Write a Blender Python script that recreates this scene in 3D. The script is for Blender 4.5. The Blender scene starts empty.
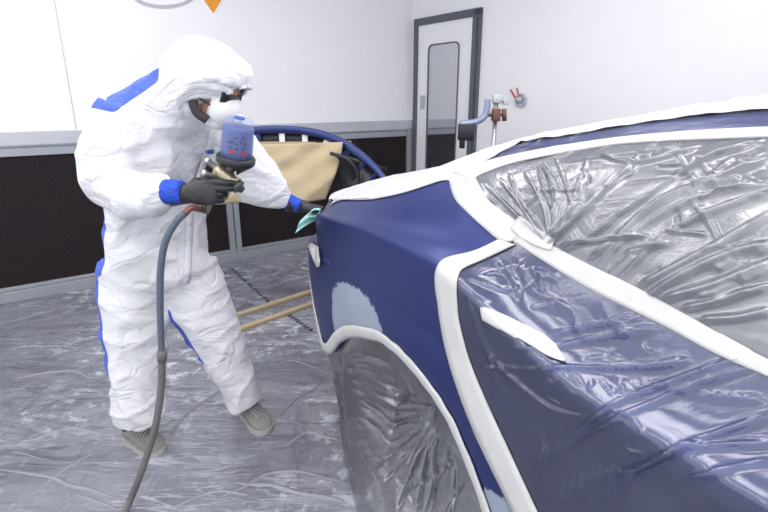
import bpy, bmesh, math, random
import numpy as np
from mathutils import Vector, Matrix, noise
from mathutils.bvhtree import BVHTree
from mathutils.kdtree import KDTree
random.seed(7); RNG = np.random.RandomState(3)
scn = bpy.context.scene
COL = scn.collection
PI = math.pi

# ------------------------------------------------------------------ camera
F, TH, H = 512.0, math.radians(17.05), 1.45
cd = bpy.data.cameras.new('camera'); cam = bpy.data.objects.new('camera', cd); COL.objects.link(cam)
cam.location = (0, 0, H); cam.rotation_euler = (math.radians(90) - TH, 0, 0)
cd.lens = 24; cd.sensor_width = 36; cd.clip_start = .02; scn.camera = cam

def ray(u, v):
    xc = (u - 384) / F; yc = -(v - 256) / F
    return Vector((xc, math.cos(TH) + yc * math.sin(TH), -math.sin(TH) + yc * math.cos(TH)))
CAM = Vector((0, 0, H))
def at(u, v, y):
    d = ray(u, v); return CAM + d * (y / d.y)
def onfloor(u, v, z=0.0):
    d = ray(u, v); return CAM + d * ((z - H) / d.z)
def onplane(u, v, p, n):
    d = ray(u, v); return CAM + d * ((Vector(p) - CAM).dot(Vector(n)) / d.dot(Vector(n)))

# ------------------------------------------------------------------ materials
class NT:
    def __init__(s, name):
        s.m = bpy.data.materials.new(name); s.m.use_nodes = True
        s.t = s.m.node_tree; s.t.nodes.clear(); s.out = s.n('ShaderNodeOutputMaterial')
    def n(s, typ, **kw):
        x = s.t.nodes.new(typ)
        for k, v in kw.items():
            if k in x.inputs: x.inputs[k].default_value = v
            else: setattr(x, k, v)
        return x
    def l(s, a, b): s.t.links.new(a, b)
    def coord(s, scale=(1, 1, 1), rot=(0, 0, 0)):
        c = s.n('ShaderNodeTexCoord'); mp = s.n('ShaderNodeMapping')
        mp.inputs['Scale'].default_value = scale; mp.inputs['Rotation'].default_value = rot
        s.l(c.outputs['Object'], mp.inputs['Vector']); return mp.outputs['Vector']
    def noise(s, scale, detail=4, vec=None, rough=.5, dist=0):
        x = s.n('ShaderNodeTexNoise'); x.inputs['Scale'].default_value = scale
        x.inputs['Detail'].default_value = detail; x.inputs['Roughness'].default_value = rough
        x.inputs['Distortion'].default_value = dist
        s.l(vec if vec is not None else s.coord(), x.inputs['Vector']); return x.outputs['Fac']
    def ramp(s, fac, stops):
        r = s.n('ShaderNodeValToRGB'); e = r.color_ramp.elements
        while len(e) < len(stops): e.new(.5)
        for i, (p, c) in enumerate(stops):
            e[i].position = p; e[i].color = (*c, 1) if len(c) == 3 else c
        s.l(fac, r.inputs['Fac']); return r.outputs['Color']
    def math(s, op, a, b=None, clamp=False):
        x = s.n('ShaderNodeMath'); x.operation = op; x.use_clamp = clamp
        for i, q in enumerate((a, b)):
            if q is None: continue
            if isinstance(q, (int, float)): x.inputs[i].default_value = q
            else: s.l(q, x.inputs[i])
        return x.outputs[0]
    def mix(s, fac, a, b):
        x = s.n('ShaderNodeMix'); x.data_type = 'RGBA'
        for k, q in ((0, fac), (6, a), (7, b)):
            if isinstance(q, (int, float)): x.inputs[k].default_value = q
            elif isinstance(q, tuple): x.inputs[k].default_value = (*q, 1) if len(q) == 3 else q
            else: s.l(q, x.inputs[k])
        return x.outputs[2]
    def bump(s, h, strength=.3, dist=.01, normal=None):
        b = s.n('ShaderNodeBump'); b.inputs['Strength'].default_value = strength
        b.inputs['Distance'].default_value = dist; s.l(h, b.inputs['Height'])
        if normal is not None: s.l(normal, b.inputs['Normal'])
        return b.outputs['Normal']
    def pbr(s, color, rough=.5, metal=0, normal=None, spec=.5, **kw):
        p = s.n('ShaderNodeBsdfPrincipled')
        if isinstance(color, tuple): p.inputs['Base Color'].default_value = (*color, 1)
        else: s.l(color, p.inputs['Base Color'])
        if isinstance(rough, (int, float)): p.inputs['Roughness'].default_value = rough
        else: s.l(rough, p.inputs['Roughness'])
        p.inputs['Metallic'].default_value = metal
        p.inputs['Specular IOR Level'].default_value = spec
        if normal is not None: s.l(normal, p.inputs['Normal'])
        for k, v in kw.items(): p.inputs[k.replace('_', ' ')].default_value = v
        return p.outputs[0]
    def done(s, sh): s.l(sh, s.out.inputs['Surface']); return s.m

def simple(name, c, rough=.5, metal=0, bump=0, bscale=60, spec=.5, **kw):
    m = NT(name); nrm = m.bump(m.noise(bscale, 4), bump, .004) if bump else None
    var = m.noise(9, 3)
    col = m.mix(m.math('MULTIPLY', var, .18), c, tuple(x * .72 for x in c))
    return m.done(m.pbr(col, rough, metal, nrm, spec, **kw))

def film_mat(name, veil, vf, gf, rough, bscale=(8, 30, 8), bstr=.35, dist=.01, tint=(1, 1, 1), gb=.12):
    """clear plastic sheeting: part see-through, part milky, part glossy"""
    m = NT(name)
    n1 = m.noise(2.0, 4, m.coord(bscale), .5, .8)
    n2 = m.noise(30, 3, m.coord((1, 1, 1)))
    nrm = m.bump(n1, bstr, dist)
    nrm = m.bump(n2, bstr * .12, dist * .2, nrm)
    tr = m.n('ShaderNodeBsdfTransparent'); tr.inputs[0].default_value = (*tint, 1)
    df = m.n('ShaderNodeBsdfDiffuse'); df.inputs[0].default_value = (*veil, 1); m.l(nrm, df.inputs['Normal'])
    gl = m.n('ShaderNodeBsdfGlossy'); gl.inputs['Roughness'].default_value = rough; m.l(nrm, gl.inputs['Normal'])
    a = m.n('ShaderNodeMixShader'); a.inputs[0].default_value = vf
    m.l(tr.outputs[0], a.inputs[1]); m.l(df.outputs[0], a.inputs[2])
    lw = m.n('ShaderNodeLayerWeight'); lw.inputs['Blend'].default_value = .35; m.l(nrm, lw.inputs['Normal'])
    fac = m.math('ADD', m.math('MULTIPLY', lw.outputs['Fresnel'], gf), gf * gb, True)
    b = m.n('ShaderNodeMixShader'); m.l(fac, b.inputs[0])
    m.l(a.outputs[0], b.inputs[1]); m.l(gl.outputs[0], b.inputs[2])
    return m.done(b.outputs[0])

def emit(name, c, s):
    m = NT(name); e = m.n('ShaderNodeEmission'); e.inputs[0].default_value = (*c, 1); e.inputs[1].default_value = s
    return m.done(e.outputs[0])

M = {}
M['white_panel'] = simple('white_panel', (.93, .93, .95), .35)
M['galv'] = simple('galvanised_rail', (.40, .42, .46), .45, .4, .2, 40)
M['galv_light'] = simple('light_rail', (.56, .58, .62), .45, .3, .2, 40)
M['dark_frame'] = simple('dark_grey_frame', (.12, .13, .16), .45, .2)
def filt():
    m = NT('brown_filter_mesh')
    a = m.noise(70, 5, m.coord((1, 1, 1.3)), .8); b = m.noise(5, 4)
    v = m.n('ShaderNodeTexVoronoi'); v.inputs['Scale'].default_value = 160; m.l(m.coord(), v.inputs['Vector'])
    c = m.ramp(a, [(.3, (.010, .008, .010)), (.7, (.045, .032, .032))])
    c = m.mix(m.math('MULTIPLY', b, .5), c, (.012, .014, .022))
    return m.done(m.pbr(c, .9, 0, m.bump(v.outputs['Distance'], .6, .004), .15))
M['filter'] = filt()

def paint(name, masks=False):
    m = NT(name)
    base = (.022, .033, .140) if masks else (.045, .065, .20)
    fl = m.noise(900, 1)
    c = m.mix(m.math('MULTIPLY', fl, .35), base, (.045, .065, .25))
    if masks:
        geo = m.n('ShaderNodeTexCoord'); sep = m.n('ShaderNodeSeparateXYZ'); m.l(geo.outputs['Object'], sep.inputs[0])
        nz = m.noise(60, 5, None, .75); nz2 = m.noise(9, 3)
        def ell(cx, cz, rx, rz):
            dx = m.math('DIVIDE', m.math('SUBTRACT', sep.outputs[0], cx), rx)
            dz = m.math('DIVIDE', m.math('SUBTRACT', sep.outputs[2], cz), rz)
            d = m.math('SQRT', m.math('ADD', m.math('POWER', m.math('ABSOLUTE', dx), 2.6), m.math('POWER', m.math('ABSOLUTE', dz), 2.6)))
            d = m.math('ADD', d, m.math('MULTIPLY', m.math('SUBTRACT', nz, .5), .45))
            d = m.math('ADD', d, m.math('MULTIPLY', m.math('SUBTRACT', nz2, .5), .25))
            return m.math('MULTIPLY', m.math('SUBTRACT', 1.03, d), 18, True)
        e1 = ell(-.43, .665, .20, .165); e2 = ell(.36, .42, .12, .13)
        e = m.math('MAXIMUM', e1, e2)
        # right hand side of the car only
        side = m.math('LESS_THAN', sep.outputs[1], -.5)
        e = m.math('MULTIPLY', e, side)
        grey = m.mix(nz2, (.36, .42, .52), (.46, .52, .62))
        c = m.mix(e, c, grey)
    p = m.n('ShaderNodeBsdfPrincipled'); m.l(c, p.inputs['Base Color'])
    p.inputs['Metallic'].default_value = .45; p.inputs['Roughness'].default_value = .36
    p.inputs['Specular IOR Level'].default_value = .45
    m.l(m.bump(m.noise(1400, 1), .03, .001), p.inputs['Normal'])
    return m.done(p.outputs[0])
M['paint'] = paint('dark_blue_paint', True)
M['paint2'] = paint('dark_blue_bumper_paint')
def tape():
    m = NT('white_masking_tape')
    c = m.mix(m.noise(14, 3), (.62, .62, .61), (.53, .53, .52))
    return m.done(m.pbr(c, .7, 0, m.bump(m.noise(45, 4, m.coord((1, 1, 1))), .35, .004), .3))
M['tape'] = tape()
def sheet():
    m = NT('white_plastic_sheet')
    n = m.noise(5, 5, m.coord((3, 12, 6)), .6, .8)
    return m.done(m.pbr((.64, .65, .68), .35, 0, m.bump(n, .6, .02), .5))
M['sheet'] = sheet()
M['door_film'] = film_mat('clear_film_on_door', (.50, .54, .80), .04, .85, .19, (3, 5, 5), .24, .012, gb=.09)
M['window_film'] = film_mat('clear_film_on_window', (.54, .57, .68), .16, .85, .24, (3, 3, 5), .36, .02, gb=.17)
M['roof_film'] = film_mat('clear_film_on_roof_rail', (.7, .75, .95), .03, .22, .2, (3, 6, 6), .4, .014)
M['arch_film'] = film_mat('grey_film_over_wheel', (.085, .09, .105), .55, .42, .27, (2, 2, 3), .35, .02, gb=.10)
M['glass'] = simple('tinted_glass', (.10, .105, .12), .15, 0, spec=.6)
M['rubber'] = simple('black_rubber', (.02, .02, .022), .7)
M['alloy'] = simple('grey_alloy', (.35, .36, .38), .35, .8)
M['liner'] = simple('black_wheel_liner', (.015, .015, .018), .8)

def floorm():
    m = NT('film_covered_floor')
    big = m.noise(1.2, 4, m.coord(), .6); mid = m.noise(5, 4, m.coord(), .55, .4)
    c = m.mix(m.ramp(big, [(.35, (0, 0, 0)), (.65, (1, 1, 1))]), (.14, .142, .175), (.31, .315, .365))
    c = m.mix(m.math('MULTIPLY', mid, .35), c, (.17, .17, .20))
    # sanding dust and dried overspray: patches with their own shape
    d1 = m.ramp(m.noise(9, 7, m.coord((1, 1.3, 1)), .68, .3), [(.54, (0, 0, 0)), (.60, (1, 1, 1))])
    d0 = m.ramp(m.noise(.9, 3), [(.42, (0, 0, 0)), (.58, (1, 1, 1))])
    dm = m.math('MULTIPLY', m.math('MULTIPLY', d1, d0), .8)
    c = m.mix(dm, c, (.66, .70, .76))
    def streak(rot, sc, thr, k):  # pale streaks paint wrinkle highlights of the film into the floor colour
        n = m.noise(1.0, 4, m.coord(sc, (0, 0, rot)), .5, .7)
        r = m.math('ABSOLUTE', m.math('SUBTRACT', n, .5))
        return m.math('MULTIPLY', m.math('SUBTRACT', thr * 2, r, ), k, True)
    s = m.math('MAXIMUM', streak(.5, (1.6, 11, 1), .010, 60), streak(-.35, (1.3, 9, 1), .008, 60))
    s = m.math('MAXIMUM', s, streak(1.2, (1.5, 12, 1), .007, 60))
    gate = m.ramp(m.noise(1.7, 4), [(.45, (0, 0, 0)), (.62, (1, 1, 1))])
    c = m.mix(m.math('MULTIPLY', m.math('MULTIPLY', s, gate), .6), c, (.62, .64, .70))
    hs = m.math('ADD', m.noise(1.0, 3, m.coord((1.6, 6, 1), (0, 0, .45)), .5, .9), m.noise(1.0, 3, m.coord((5, 1.2, 1), (0, 0, -.5)), .5, .9))
    nrm = m.bump(hs, .75, .05); nrm = m.bump(m.noise(26, 5, None, .6, .5), .2, .008, nrm)
    return m.done(m.pbr(c, m.ramp(mid, [(.3, (.18, .18, .18)), (.8, (.36, .36, .36))]), 0, nrm, .55))
M['floor'] = floorm()
M['crease'] = simple('milky_crease_highlight', (.27, .27, .31), .22)  # whitish film, kept paler so the colour carries the crease highlights

def suit(name, c1, c2, tr=.0):
    m = NT(name)
    v = m.n('ShaderNodeTexVoronoi'); v.inputs['Scale'].default_value = 15; v.feature = 'F1'
    nz = m.n('ShaderNodeTexNoise'); nz.inputs['Scale'].default_value = 6; m.l(m.coord(), nz.inputs['Vector'])
    vm = m.n('ShaderNodeVectorMath'); vm.operation = 'ADD'; m.l(m.coord(), vm.inputs[0]); m.l(nz.outputs['Color'], vm.inputs[1])
    m.l(vm.outputs[0], v.inputs['Vector'])
    nrm = m.bump(m.noise(8, 5, m.coord((1, 1, 1.7)), .55, 1.4), .3, .018)
    fd = m.math('MINIMUM', m.math('ABSOLUTE', m.math('SUBTRACT', m.noise(4.5, 2, m.coord((1, 1, 1.8)), .4, 1.8), .5)), .07)
    nrm = m.bump(fd, .42, .10, nrm)
    fd2 = m.math('MINIMUM', m.math('ABSOLUTE', m.math('SUBTRACT', m.noise(9, 2, m.coord((1.5, 1.5, .8), (.4, .7, .2)), .4, 1.5), .5)), .05)
    nrm = m.bump(fd2, .26, .06, nrm)
    c = m.mix(m.noise(14, 4), c1, c2)
    return m.done(m.pbr(c, .6, 0, nrm, .3))
M['suit'] = suit('white_coverall_fabric', (.77, .77, .79), (.71, .71, .74))
M['suit_blue'] = suit('blue_coverall_fabric', (.06, .12, .55), (.09, .16, .62))
M['cuff'] = suit('blue_knit_cuff', (.02, .07, .50), (.03, .09, .55))
M['glove'] = simple('black_nitrile', (.022, .022, .026), .38, 0, .25, 70)
M['skin'] = simple('brown_skin', (.36, .19, .12), .5)
M['hair'] = simple('dark_hair', (.02, .014, .012), .6)
M['lens'] = simple('dark_lens', (.03, .02, .02), .12)
M['mask'] = simple('white_respirator', (.80, .80, .82), .65, 0, .2, 80)
M['strap'] = simple('dark_strap', (.035, .028, .03), .6)
M['shoe'] = simple('grey_mesh_shoe', (.25, .245, .23), .8, 0, .4, 220)
M['sole'] = simple('pale_sole', (.42, .42, .40), .6)
M['cloth'] = simple('teal_cloth', (.36, .68, .62), .8, 0, .3, 60)
M['hose'] = simple('grey_blue_hose', (.10, .125, .17), .5, 0, .2, 120)
M['hose2'] = simple('dusty_hose', (.15, .14, .14), .7, 0, .3, 100)
M['brass'] = simple('worn_olive_metal', (.42, .38, .26), .35, .75)
M['steel'] = simple('worn_steel', (.55, .55, .56), .3, .85)
M['darkmetal'] = simple('dark_green_metal', (.08, .10, .09), .35, .6)
M['rust'] = simple('rusty_metal', (.20, .09, .07), .5, .5)
M['black'] = simple('black_plastic', (.02, .02, .025), .4)
M['wood'] = simple('pale_wood', (.48, .38, .24), .65, 0, .3, 40)
M['paper'] = simple('kraft_paper', (.47, .375, .235), .75, 0, .3, 14)
M['ink'] = simple('black_print', (.02, .02, .025), .6)
M['orange'] = simple('orange_print', (.90, .36, .02), .5)
M['greyprint'] = simple('grey_print', (.50, .51, .54), .5)
M['red'] = simple('red_plastic', (.5, .05, .04), .4)
M['bluep'] = simple('blue_plastic', (.02, .09, .38), .35)
def cupm():
    m = NT('translucent_cup')
    a = m.n('ShaderNodeBsdfTransparent'); a.inputs[0].default_value = (.9, .92, .98, 1)
    p = m.pbr((.62, .68, .85), .18, 0, None, .6)
    x = m.n('ShaderNodeMixShader'); x.inputs[0].default_value = .15; m.l(a.outputs[0], x.inputs[1]); m.l(p, x.inputs[2])
    return m.done(x.outputs[0])
M['cup'] = cupm()
M['cup_paint'] = simple('blue_liquid_paint', (.045, .07, .28), .3)
def doorglass():
    m = NT('grey_door_glass'); return m.done(m.pbr((.62, .63, .66), .05, .95, None, .6))
M['doorglass'] = doorglass()
M['tube'] = emit('ceiling_lamp_glow', (1, .99, 1), 5.0)
M['housing'] = simple('white_lamp_housing', (.8, .8, .8), .5)

# ------------------------------------------------------------------ mesh helpers
def link(name, verts, faces, mat, parent=None, smooth=True, local=False):
    me = bpy.data.meshes.new(name)
    me.from_pydata([tuple(v) for v in verts], [], [tuple(f) for f in faces]); me.update()
    o = bpy.data.objects.new(name, me); COL.objects.link(o)
    if mat is not None: me.materials.append(mat)
    if smooth:
        for p in me.polygons: p.use_smooth = True
    if parent is not None:
        o.parent = parent
        if not local: o.matrix_parent_inverse = WM[parent.name].inverted()
        WM[o.name] = Matrix.Identity(4) if not local else WM[parent.name]
    else: WM[o.name] = Matrix.Identity(4)
    return o
WM = {}
def empty(name, loc, rz=0):
    o = bpy.data.objects.new(name, None); COL.objects.link(o); o.empty_display_size = .1
    o.location = loc; o.rotation_euler = (0, 0, rz)
    WM[o.name] = Matrix.Translation(Vector(loc)) @ Matrix.Rotation(rz, 4, 'Z'); return o
def tag(o, label, cat, group=None, kind=None):
    if label: o['label'] = label
    if cat: o['category'] = cat
    if group: o['group'] = group
    if kind: o['kind'] = kind
    return o
def struct(o): o['kind'] = 'structure'; return o

def grid_faces(nr, nc, wrap=False, flip=False):
    f = []
    for i in range(nr - 1):
        for j in range(nc if wrap else nc - 1):
            k = (j + 1) % nc
            q = (i * nc + j, i * nc + k, (i + 1) * nc + k, (i + 1) * nc + j)
            f.append(q[::-1] if flip else q)
    return f
class MB:
    def __init__(s): s.v = []; s.f = []
    def add(s, v, f):
        n = len(s.v); s.v += [Vector(x) for x in v]; s.f += [tuple(i + n for i in q) for q in f]; return s
    def box(s, c, size, rot=None, bev=0):
        bm = bmesh.new(); bmesh.ops.create_cube(bm, size=1)
        for v in bm.verts: v.co = Vector((v.co.x * size[0], v.co.y * size[1], v.co.z * size[2]))
        if bev: bmesh.ops.bevel(bm, geom=bm.edges[:], offset=bev, segments=2, affect='EDGES', profile=.5)
        R = rot if rot is not None else Matrix.Identity(3)
        bm.verts.index_update()
        s.add([R @ v.co + Vector(c) for v in bm.verts], [[v.index for v in f.verts] for f in bm.faces]); bm.free(); return s
    def tube(s, pts, r, n=12, cap=True, ry=None, up=None):
        pts = [Vector(p) for p in pts]; m = len(pts)
        r = [r] * m if isinstance(r, (int, float)) else list(r)
        ry = r if ry is None else ([ry] * m if isinstance(ry, (int, float)) else list(ry))
        vs = []; u = Vector(up) if up is not None else None
        for i, p in enumerate(pts):
            t = (pts[min(i + 1, m - 1)] - pts[max(i - 1, 0)]).normalized()
            if u is None:
                u = Vector((0, 0, 1)) if abs(t.z) < .9 else Vector((1, 0, 0))
            a = (u - t * u.dot(t))
            if a.length < 1e-5: a = t.orthogonal()
            a.normalize(); b = t.cross(a).normalized()
            if up is None: u = a
            for k in range(n):
                an = 2 * PI * k / n; vs.append(p + a * math.cos(an) * r[i] + b * math.sin(an) * ry[i])
        f = grid_faces(m, n, True)
        if cap:
            vs.append(pts[0]); vs.append(pts[-1]); c0 = len(vs) - 2
            for k in range(n):
                f.append((k, c0, (k + 1) % n)[::-1] if False else (c0, (k + 1) % n, k))
                f.append((c0 + 1, (m - 1) * n + k, (m - 1) * n + (k + 1) % n))
        return s.add(vs, f)
    def lathe(s, base, axis, prof, n=24):
        axis = Vector(axis).normalized()
        return s.tube([Vector(base) + axis * h for h, _ in prof], [max(r, .0003) for _, r in prof], n)
    def ell(s, c, r, R=None, n=20):
        bm = bmesh.new(); bmesh.ops.create_uvsphere(bm, u_segments=n, v_segments=n // 2 + 2, radius=1)
        R = R or Matrix.Identity(3); bm.verts.index_update()
        s.add([R @ Vector((v.co.x * r[0], v.co.y * r[1], v.co.z * r[2])) + Vector(c) for v in bm.verts], [[v.index for v in f.verts] for f in bm.faces]); bm.free(); return s
    def build(s, name, mat, parent=None, smooth=True):
        return link(name, s.v, s.f, mat, parent, smooth)
def crom(pts, k=8, ex=None):
    """Catmull-Rom through points (Vectors)"""
    P = [Vector(p) for p in pts]; P = [P[0] * 2 - P[1]] + P + [P[-1] * 2 - P[-2]]; out = []
    for i in range(1, len(P) - 2):
        for j in range(k):
            t = j / k; a, b, c, d = P[i - 1:i + 3]
            out.append(.5 * ((2 * b) + (c - a) * t + (2 * a - 5 * b + 4 * c - d) * t * t + (3 * b - a - 3 * c + d) * t ** 3))
    out.append(P[-2]); return out
def cromv(vals, k=8):
    return [v.x for v in crom([Vector((v, 0, 0)) for v in vals], k)]
def sharp(o, ang=35):
    me = o.data
    for p in me.polygons: p.use_smooth = True
    try: me.set_sharp_from_angle(angle=math.radians(ang))
    except Exception: pass
    return o
def recalc(o):
    bm = bmesh.new(); bm.from_mesh(o.data); bmesh.ops.recalc_face_normals(bm, faces=bm.faces[:]); bm.to_mesh(o.data); bm.free(); return o
def solid(o, th, off=-1):
    md = o.modifiers.new('thickness', 'SOLIDIFY'); md.thickness = th; md.offset = off; return o

# ------------------------------------------------------------------ the booth
P0 = Vector((-2.854, 3.536, 0)); WD = Vector((.805, .593, 0)).normalized(); WN = Vector((WD.y, -WD.x, 0))   # left wall; WN faces the room
CORNER = P0 + WD * 3.926
D2 = Vector((WD.y, -WD.x, 0)); N2 = -WD
def wl(u, v): 
    p = onplane(u, v, P0, WN); return (p - P0).dot(WD), p.z
def wr(u, v):
    p = onplane(u, v, CORNER, N2); return (p - CORNER).dot(D2), p.z
RL = Matrix((WD, -WN, Vector((0, 0, 1)))).transposed()      # columns: along, into wall, up
RR = Matrix((D2, -N2, Vector((0, 0, 1)))).transposed()
def lbox(mb, s0, s1, z0, z1, front, depth=.05, bev=0):
    c = P0 + WD * ((s0 + s1) / 2) + Vector((0, 0, (z0 + z1) / 2)) + WN * (front - depth / 2)
    return mb.box(c, (abs(s1 - s0), depth, abs(z1 - z0)), RL, bev)
def rbox(mb, s0, s1, z0, z1, front, depth=.05, bev=0):
    c = CORNER + D2 * ((s0 + s1) / 2) + Vector((0, 0, (z0 + z1) / 2)) + N2 * (front - depth / 2)
    return mb.box(c, (abs(s1 - s0), depth, abs(z1 - z0)), RR, bev)

HC = 3.0
w = MB(); lbox(w, -1.6, 4.0, 0, HC, 0, .1)
wall_left = struct(w.build('wall_left', M['white_panel'], None, False))
w = MB(); rbox(w, -.1, 7.2, 0, HC, 0, .1)
wall_right = struct(w.build('wall_right', M['white_panel'], None, False))
fl = MB(); fl.add([(-5, -1.5, 0), (5.5, -1.5, 0), (5.5, 7, 0), (-5, 7, 0)], [(0, 1, 2, 3)])
floor = struct(fl.build('floor', M['floor'], None, False))
cl = MB(); cl.add([(-5, -1.5, HC), (5.5, -1.5, HC), (5.5, 7, HC), (-5, 7, HC)], [(3, 2, 1, 0)])
ceil = struct(cl.build('ceiling', M['white_panel'], None, False))

# panel seams in the white wall
sm = MB()
s0, _ = wl(71, 98)
lbox(sm, s0 - .004, s0 + .004, 1.23, HC, .003, .01)
struct(sm.build('trim_1', M['galv_light'], None, False))

# filter wall: rails, posts, panels
zt0 = 1.23
s_post, _ = wl(233, 228); s_end, _ = wl(408, 150)
fr = empty('filter_frame', P0 + WD * 1.5)
tag(fr, 'low grey metal frame with dark brown filter panels along the foot of the white wall', 'filter frame')
r = MB(); lbox(r, -1.6, s_end + .05, 1.135, 1.23, .05, .06, .004); r.build('top_rail', M['galv_light'], fr, False)
r = MB(); lbox(r, -1.6, s_end + .05, 1.125, 1.135, .043, .045); lbox(r, -1.6, s_end, 1.06, 1.12, .035, .045, .004); r.build('lower_lip', M['galv'], fr, False)
r = MB(); lbox(r, -1.6, s_end + .05, 0.0, .085, .05, .055, .004); lbox(r, -1.6, s_end, .088, .115, .04, .045, .003); r.build('bottom_rail', M['galv'], fr, False)
for sp in (s_post,):
    r = MB(); lbox(r, sp - .055, sp - .004, .085, 1.125, .05, .05, .004); r.build('post', M['galv'], fr, False)
    r = MB(); lbox(r, sp + .006, sp + .055, .085, 1.125, .05, .05, .004); r.build('post', M['galv'], fr, False)
r = MB(); lbox(r, s_end - .045, s_end + .01, .085, 1.125, .05, .05, .004); r.build('post', M['galv'], fr, False)
r = MB(); lbox(r, s_end + .016, s_end + .06, .085, 1.125, .05, .05, .004); r.build('post', M['galv'], fr, False)
for i, (a, b) in enumerate(((-1.5, s_post - .055), (s_post + .055, s_end - .045))):
    r = MB(); lbox(r, a, b, .1, 1.08, .02, .02)
    r.build('filter_panel', M['filter'], fr, False)['label'] = 'dark brown filter panel'

# printed marks high on the left wall
def wallpoly(name, pts, mat, off=.004):
    vs = [onplane(u, v, P0 + WN * off, WN) for u, v in pts]
    o = link(name, vs, [tuple(range(len(vs)))], mat, None, False); recalc(o); solid(o, .002); return o
o = wallpoly('warning_sign', [(197, -10), (213, -27), (227, -9), (213.5, 13.5)], M['orange'])
tag(o, 'orange diamond sign on the white wall above the hooded head', 'sign')
vs = []; fs = []
for i in range(25):
    a = PI * (.02 + .96 * i / 24)
    for rr in (1, 1.28):
        vs.append(onplane(164 + 29 * rr ** .6 * math.cos(a) * 1.0, -8 + 13 * rr * math.sin(a), P0 + WN * .003, WN))
fs = [(2 * i, 2 * i + 1, 2 * i + 3, 2 * i + 2) for i in range(24)]
o = link('wall_emblem', vs, fs, M['greyprint'], None, False); solid(o, .0015)
tag(o, 'pale grey curved line printed high on the white wall', 'emblem')

# door in the right wall
sa, _ = wr(415.5, 90); sb, _ = wr(477.5, 90); _, ztop = wr(447, 15)
dn = empty('door_1', CORNER + D2 * (sa + sb) / 2); struct(dn)
d = MB(); rbox(d, sa - .01, sa + .045, 0, ztop, .03, .07, .004); rbox(d, sa - .01, sb + .02, ztop - .055, ztop + .01, .03, .07, .004)
rbox(d, sb - .07, sb + .02, 0, ztop, .03, .07, .004); rbox(d, sb - .055, sb - .01, 0, ztop - .06, .055, .05, .004); d.build('door_frame', M['dark_frame'], dn, False)
d = MB(); rbox(d, sa + .047, sb - .072, .01, ztop - .058, .012, .03, .003); d.build('door_leaf', M['white_panel'], dn, False)
ga, gz = wr(430.5, 46); gb, _ = wr(459.5, 60)
def rrect(s0, s1, z0, z1, r, off, n=6):
    out = []
    for cx, cz, a0 in ((s1 - r, z1 - r, 0), (s0 + r, z1 - r, 90), (s0 + r, z0 + r, 180), (s1 - r, z0 + r, 270)):
        for i in range(n + 1):
            a = math.radians(a0 + 90 * i / n); out.append(CORNER + D2 * (cx + r * math.cos(a)) + Vector((0, 0, cz + r * math.sin(a))) + N2 * off)
    return out
o = link('window_pane', rrect(ga, gb, .35, gz, .05, .016), [tuple(range(28))], M['doorglass'], dn, False); recalc(o)
A = rrect(ga, gb, .35, gz, .05, .02); B = rrect(ga - .013, gb + .013, .337, gz + .013, .06, .02)
o = link('pane_seal', A + B, [(i, (i + 1) % 28, 28 + (i + 1) % 28, 28 + i) for i in range(28)], M['dark_frame'], dn, False); solid(o, .006, 0)
hs, hz = wr(424, 102)
d = MB(); rbox(d, hs - .04, hs + .035, hz - .075, hz + .065, .02, .01, .003); d.build('handle_plate', M['greyprint'], dn, False)
d = MB(); rbox(d, hs - .012, hs + .012, hz - .03, hz + .03, .03, .012, .003); d.build('latch', M['galv_light'], dn, False)

# wall hook with cables on the right wall
s1_, z1_ = wr(522, 100)
hk = MB(); c = CORNER + D2 * s1_ + Vector((0, 0, z1_)) + N2 * .02
hk.tube([c + D2 * .055 * math.cos(a) + Vector((0, 0, .05 * math.sin(a))) for a in [i * 2 * PI / 20 for i in range(20)]], .009, 8)
hk.tube([c - N2 * .02, c + N2 * .04], .025, 12)
o = hk.build('wall_hook', M['galv_light']); tag(o, 'small round metal wall fitting with red leads to the right of the door', 'hook')
hk = MB(); hk.tube(crom([c + N2 * .02, c - D2 * .07 + Vector((0, 0, .03)), c - D2 * .12 + Vector((0, 0, .09))]), .007, 8)
hk.tube(crom([c + N2 * .02, c - D2 * .03 + Vector((0, 0, .05)), c - D2 * .05 + Vector((0, 0, .1))]), .007, 8)
hk.build('red_lead', M['red'], o)

# clamp stand behind the car
ys = 3.7
cs = empty('clamp_stand', Vector((at(496, 120, ys).x, ys, 0))); tag(cs, 'steel clamp stand with a curved arm in front of the door, behind the car roof', 'stand')
b0 = at(496.5, 97, ys)
m = MB(); m.tube([Vector((b0.x, ys, .02)), b0], .017, 12); m.build('pole', M['steel'], cs)
m = MB()
for a in (0.3, 2.4, 4.5): m.tube([Vector((b0.x, ys, .12)), Vector((b0.x + .3 * math.cos(a), ys + .3 * math.sin(a), .012))], .012, 8)
m.build('foot', M['steel'], cs)
m = MB(); cc = at(496, 115, ys - .02); m.box(cc, (.055, .06, .085), None, .008); m.build('clamp', M['rust'], cs)
m = MB(); m.tube([cc, at(503, 115, ys - .02)], .01, 10); m.tube([at(504, 109, ys - .02), at(504.5, 121, ys - .02)], .017, 10); m.build('clamp_knob', M['rust'], cs)
m = MB(); m.tube([cc, at(486, 115, ys - .02)], .012, 10); m.build('rod', M['rust'], cs)
m = MB(); m.tube([at(497, 98, ys), at(506, 101, ys)], .018, 10); m.box(at(505.5, 101, ys), (.035, .04, .05), None, .006); m.box(at(497, 99, ys), (.06, .05, .06), None, .01); m.build('top_clamp', M['galv_light'], cs)
m = MB(); m.tube(crom([at(487.5, 99, ys - .05), at(487, 108, ys - .05), at(484, 117, ys - .05), at(475, 122, ys - .05), at(460, 124, ys - .05)], 8), .022, 12); m.build('curved_arm', simple('pale_blue_tube', (.30, .34, .48), .35, .3), cs)
m = MB(); a, b = at(458.5, 124, ys - .05), at(473.5, 146, ys - .05)
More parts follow.
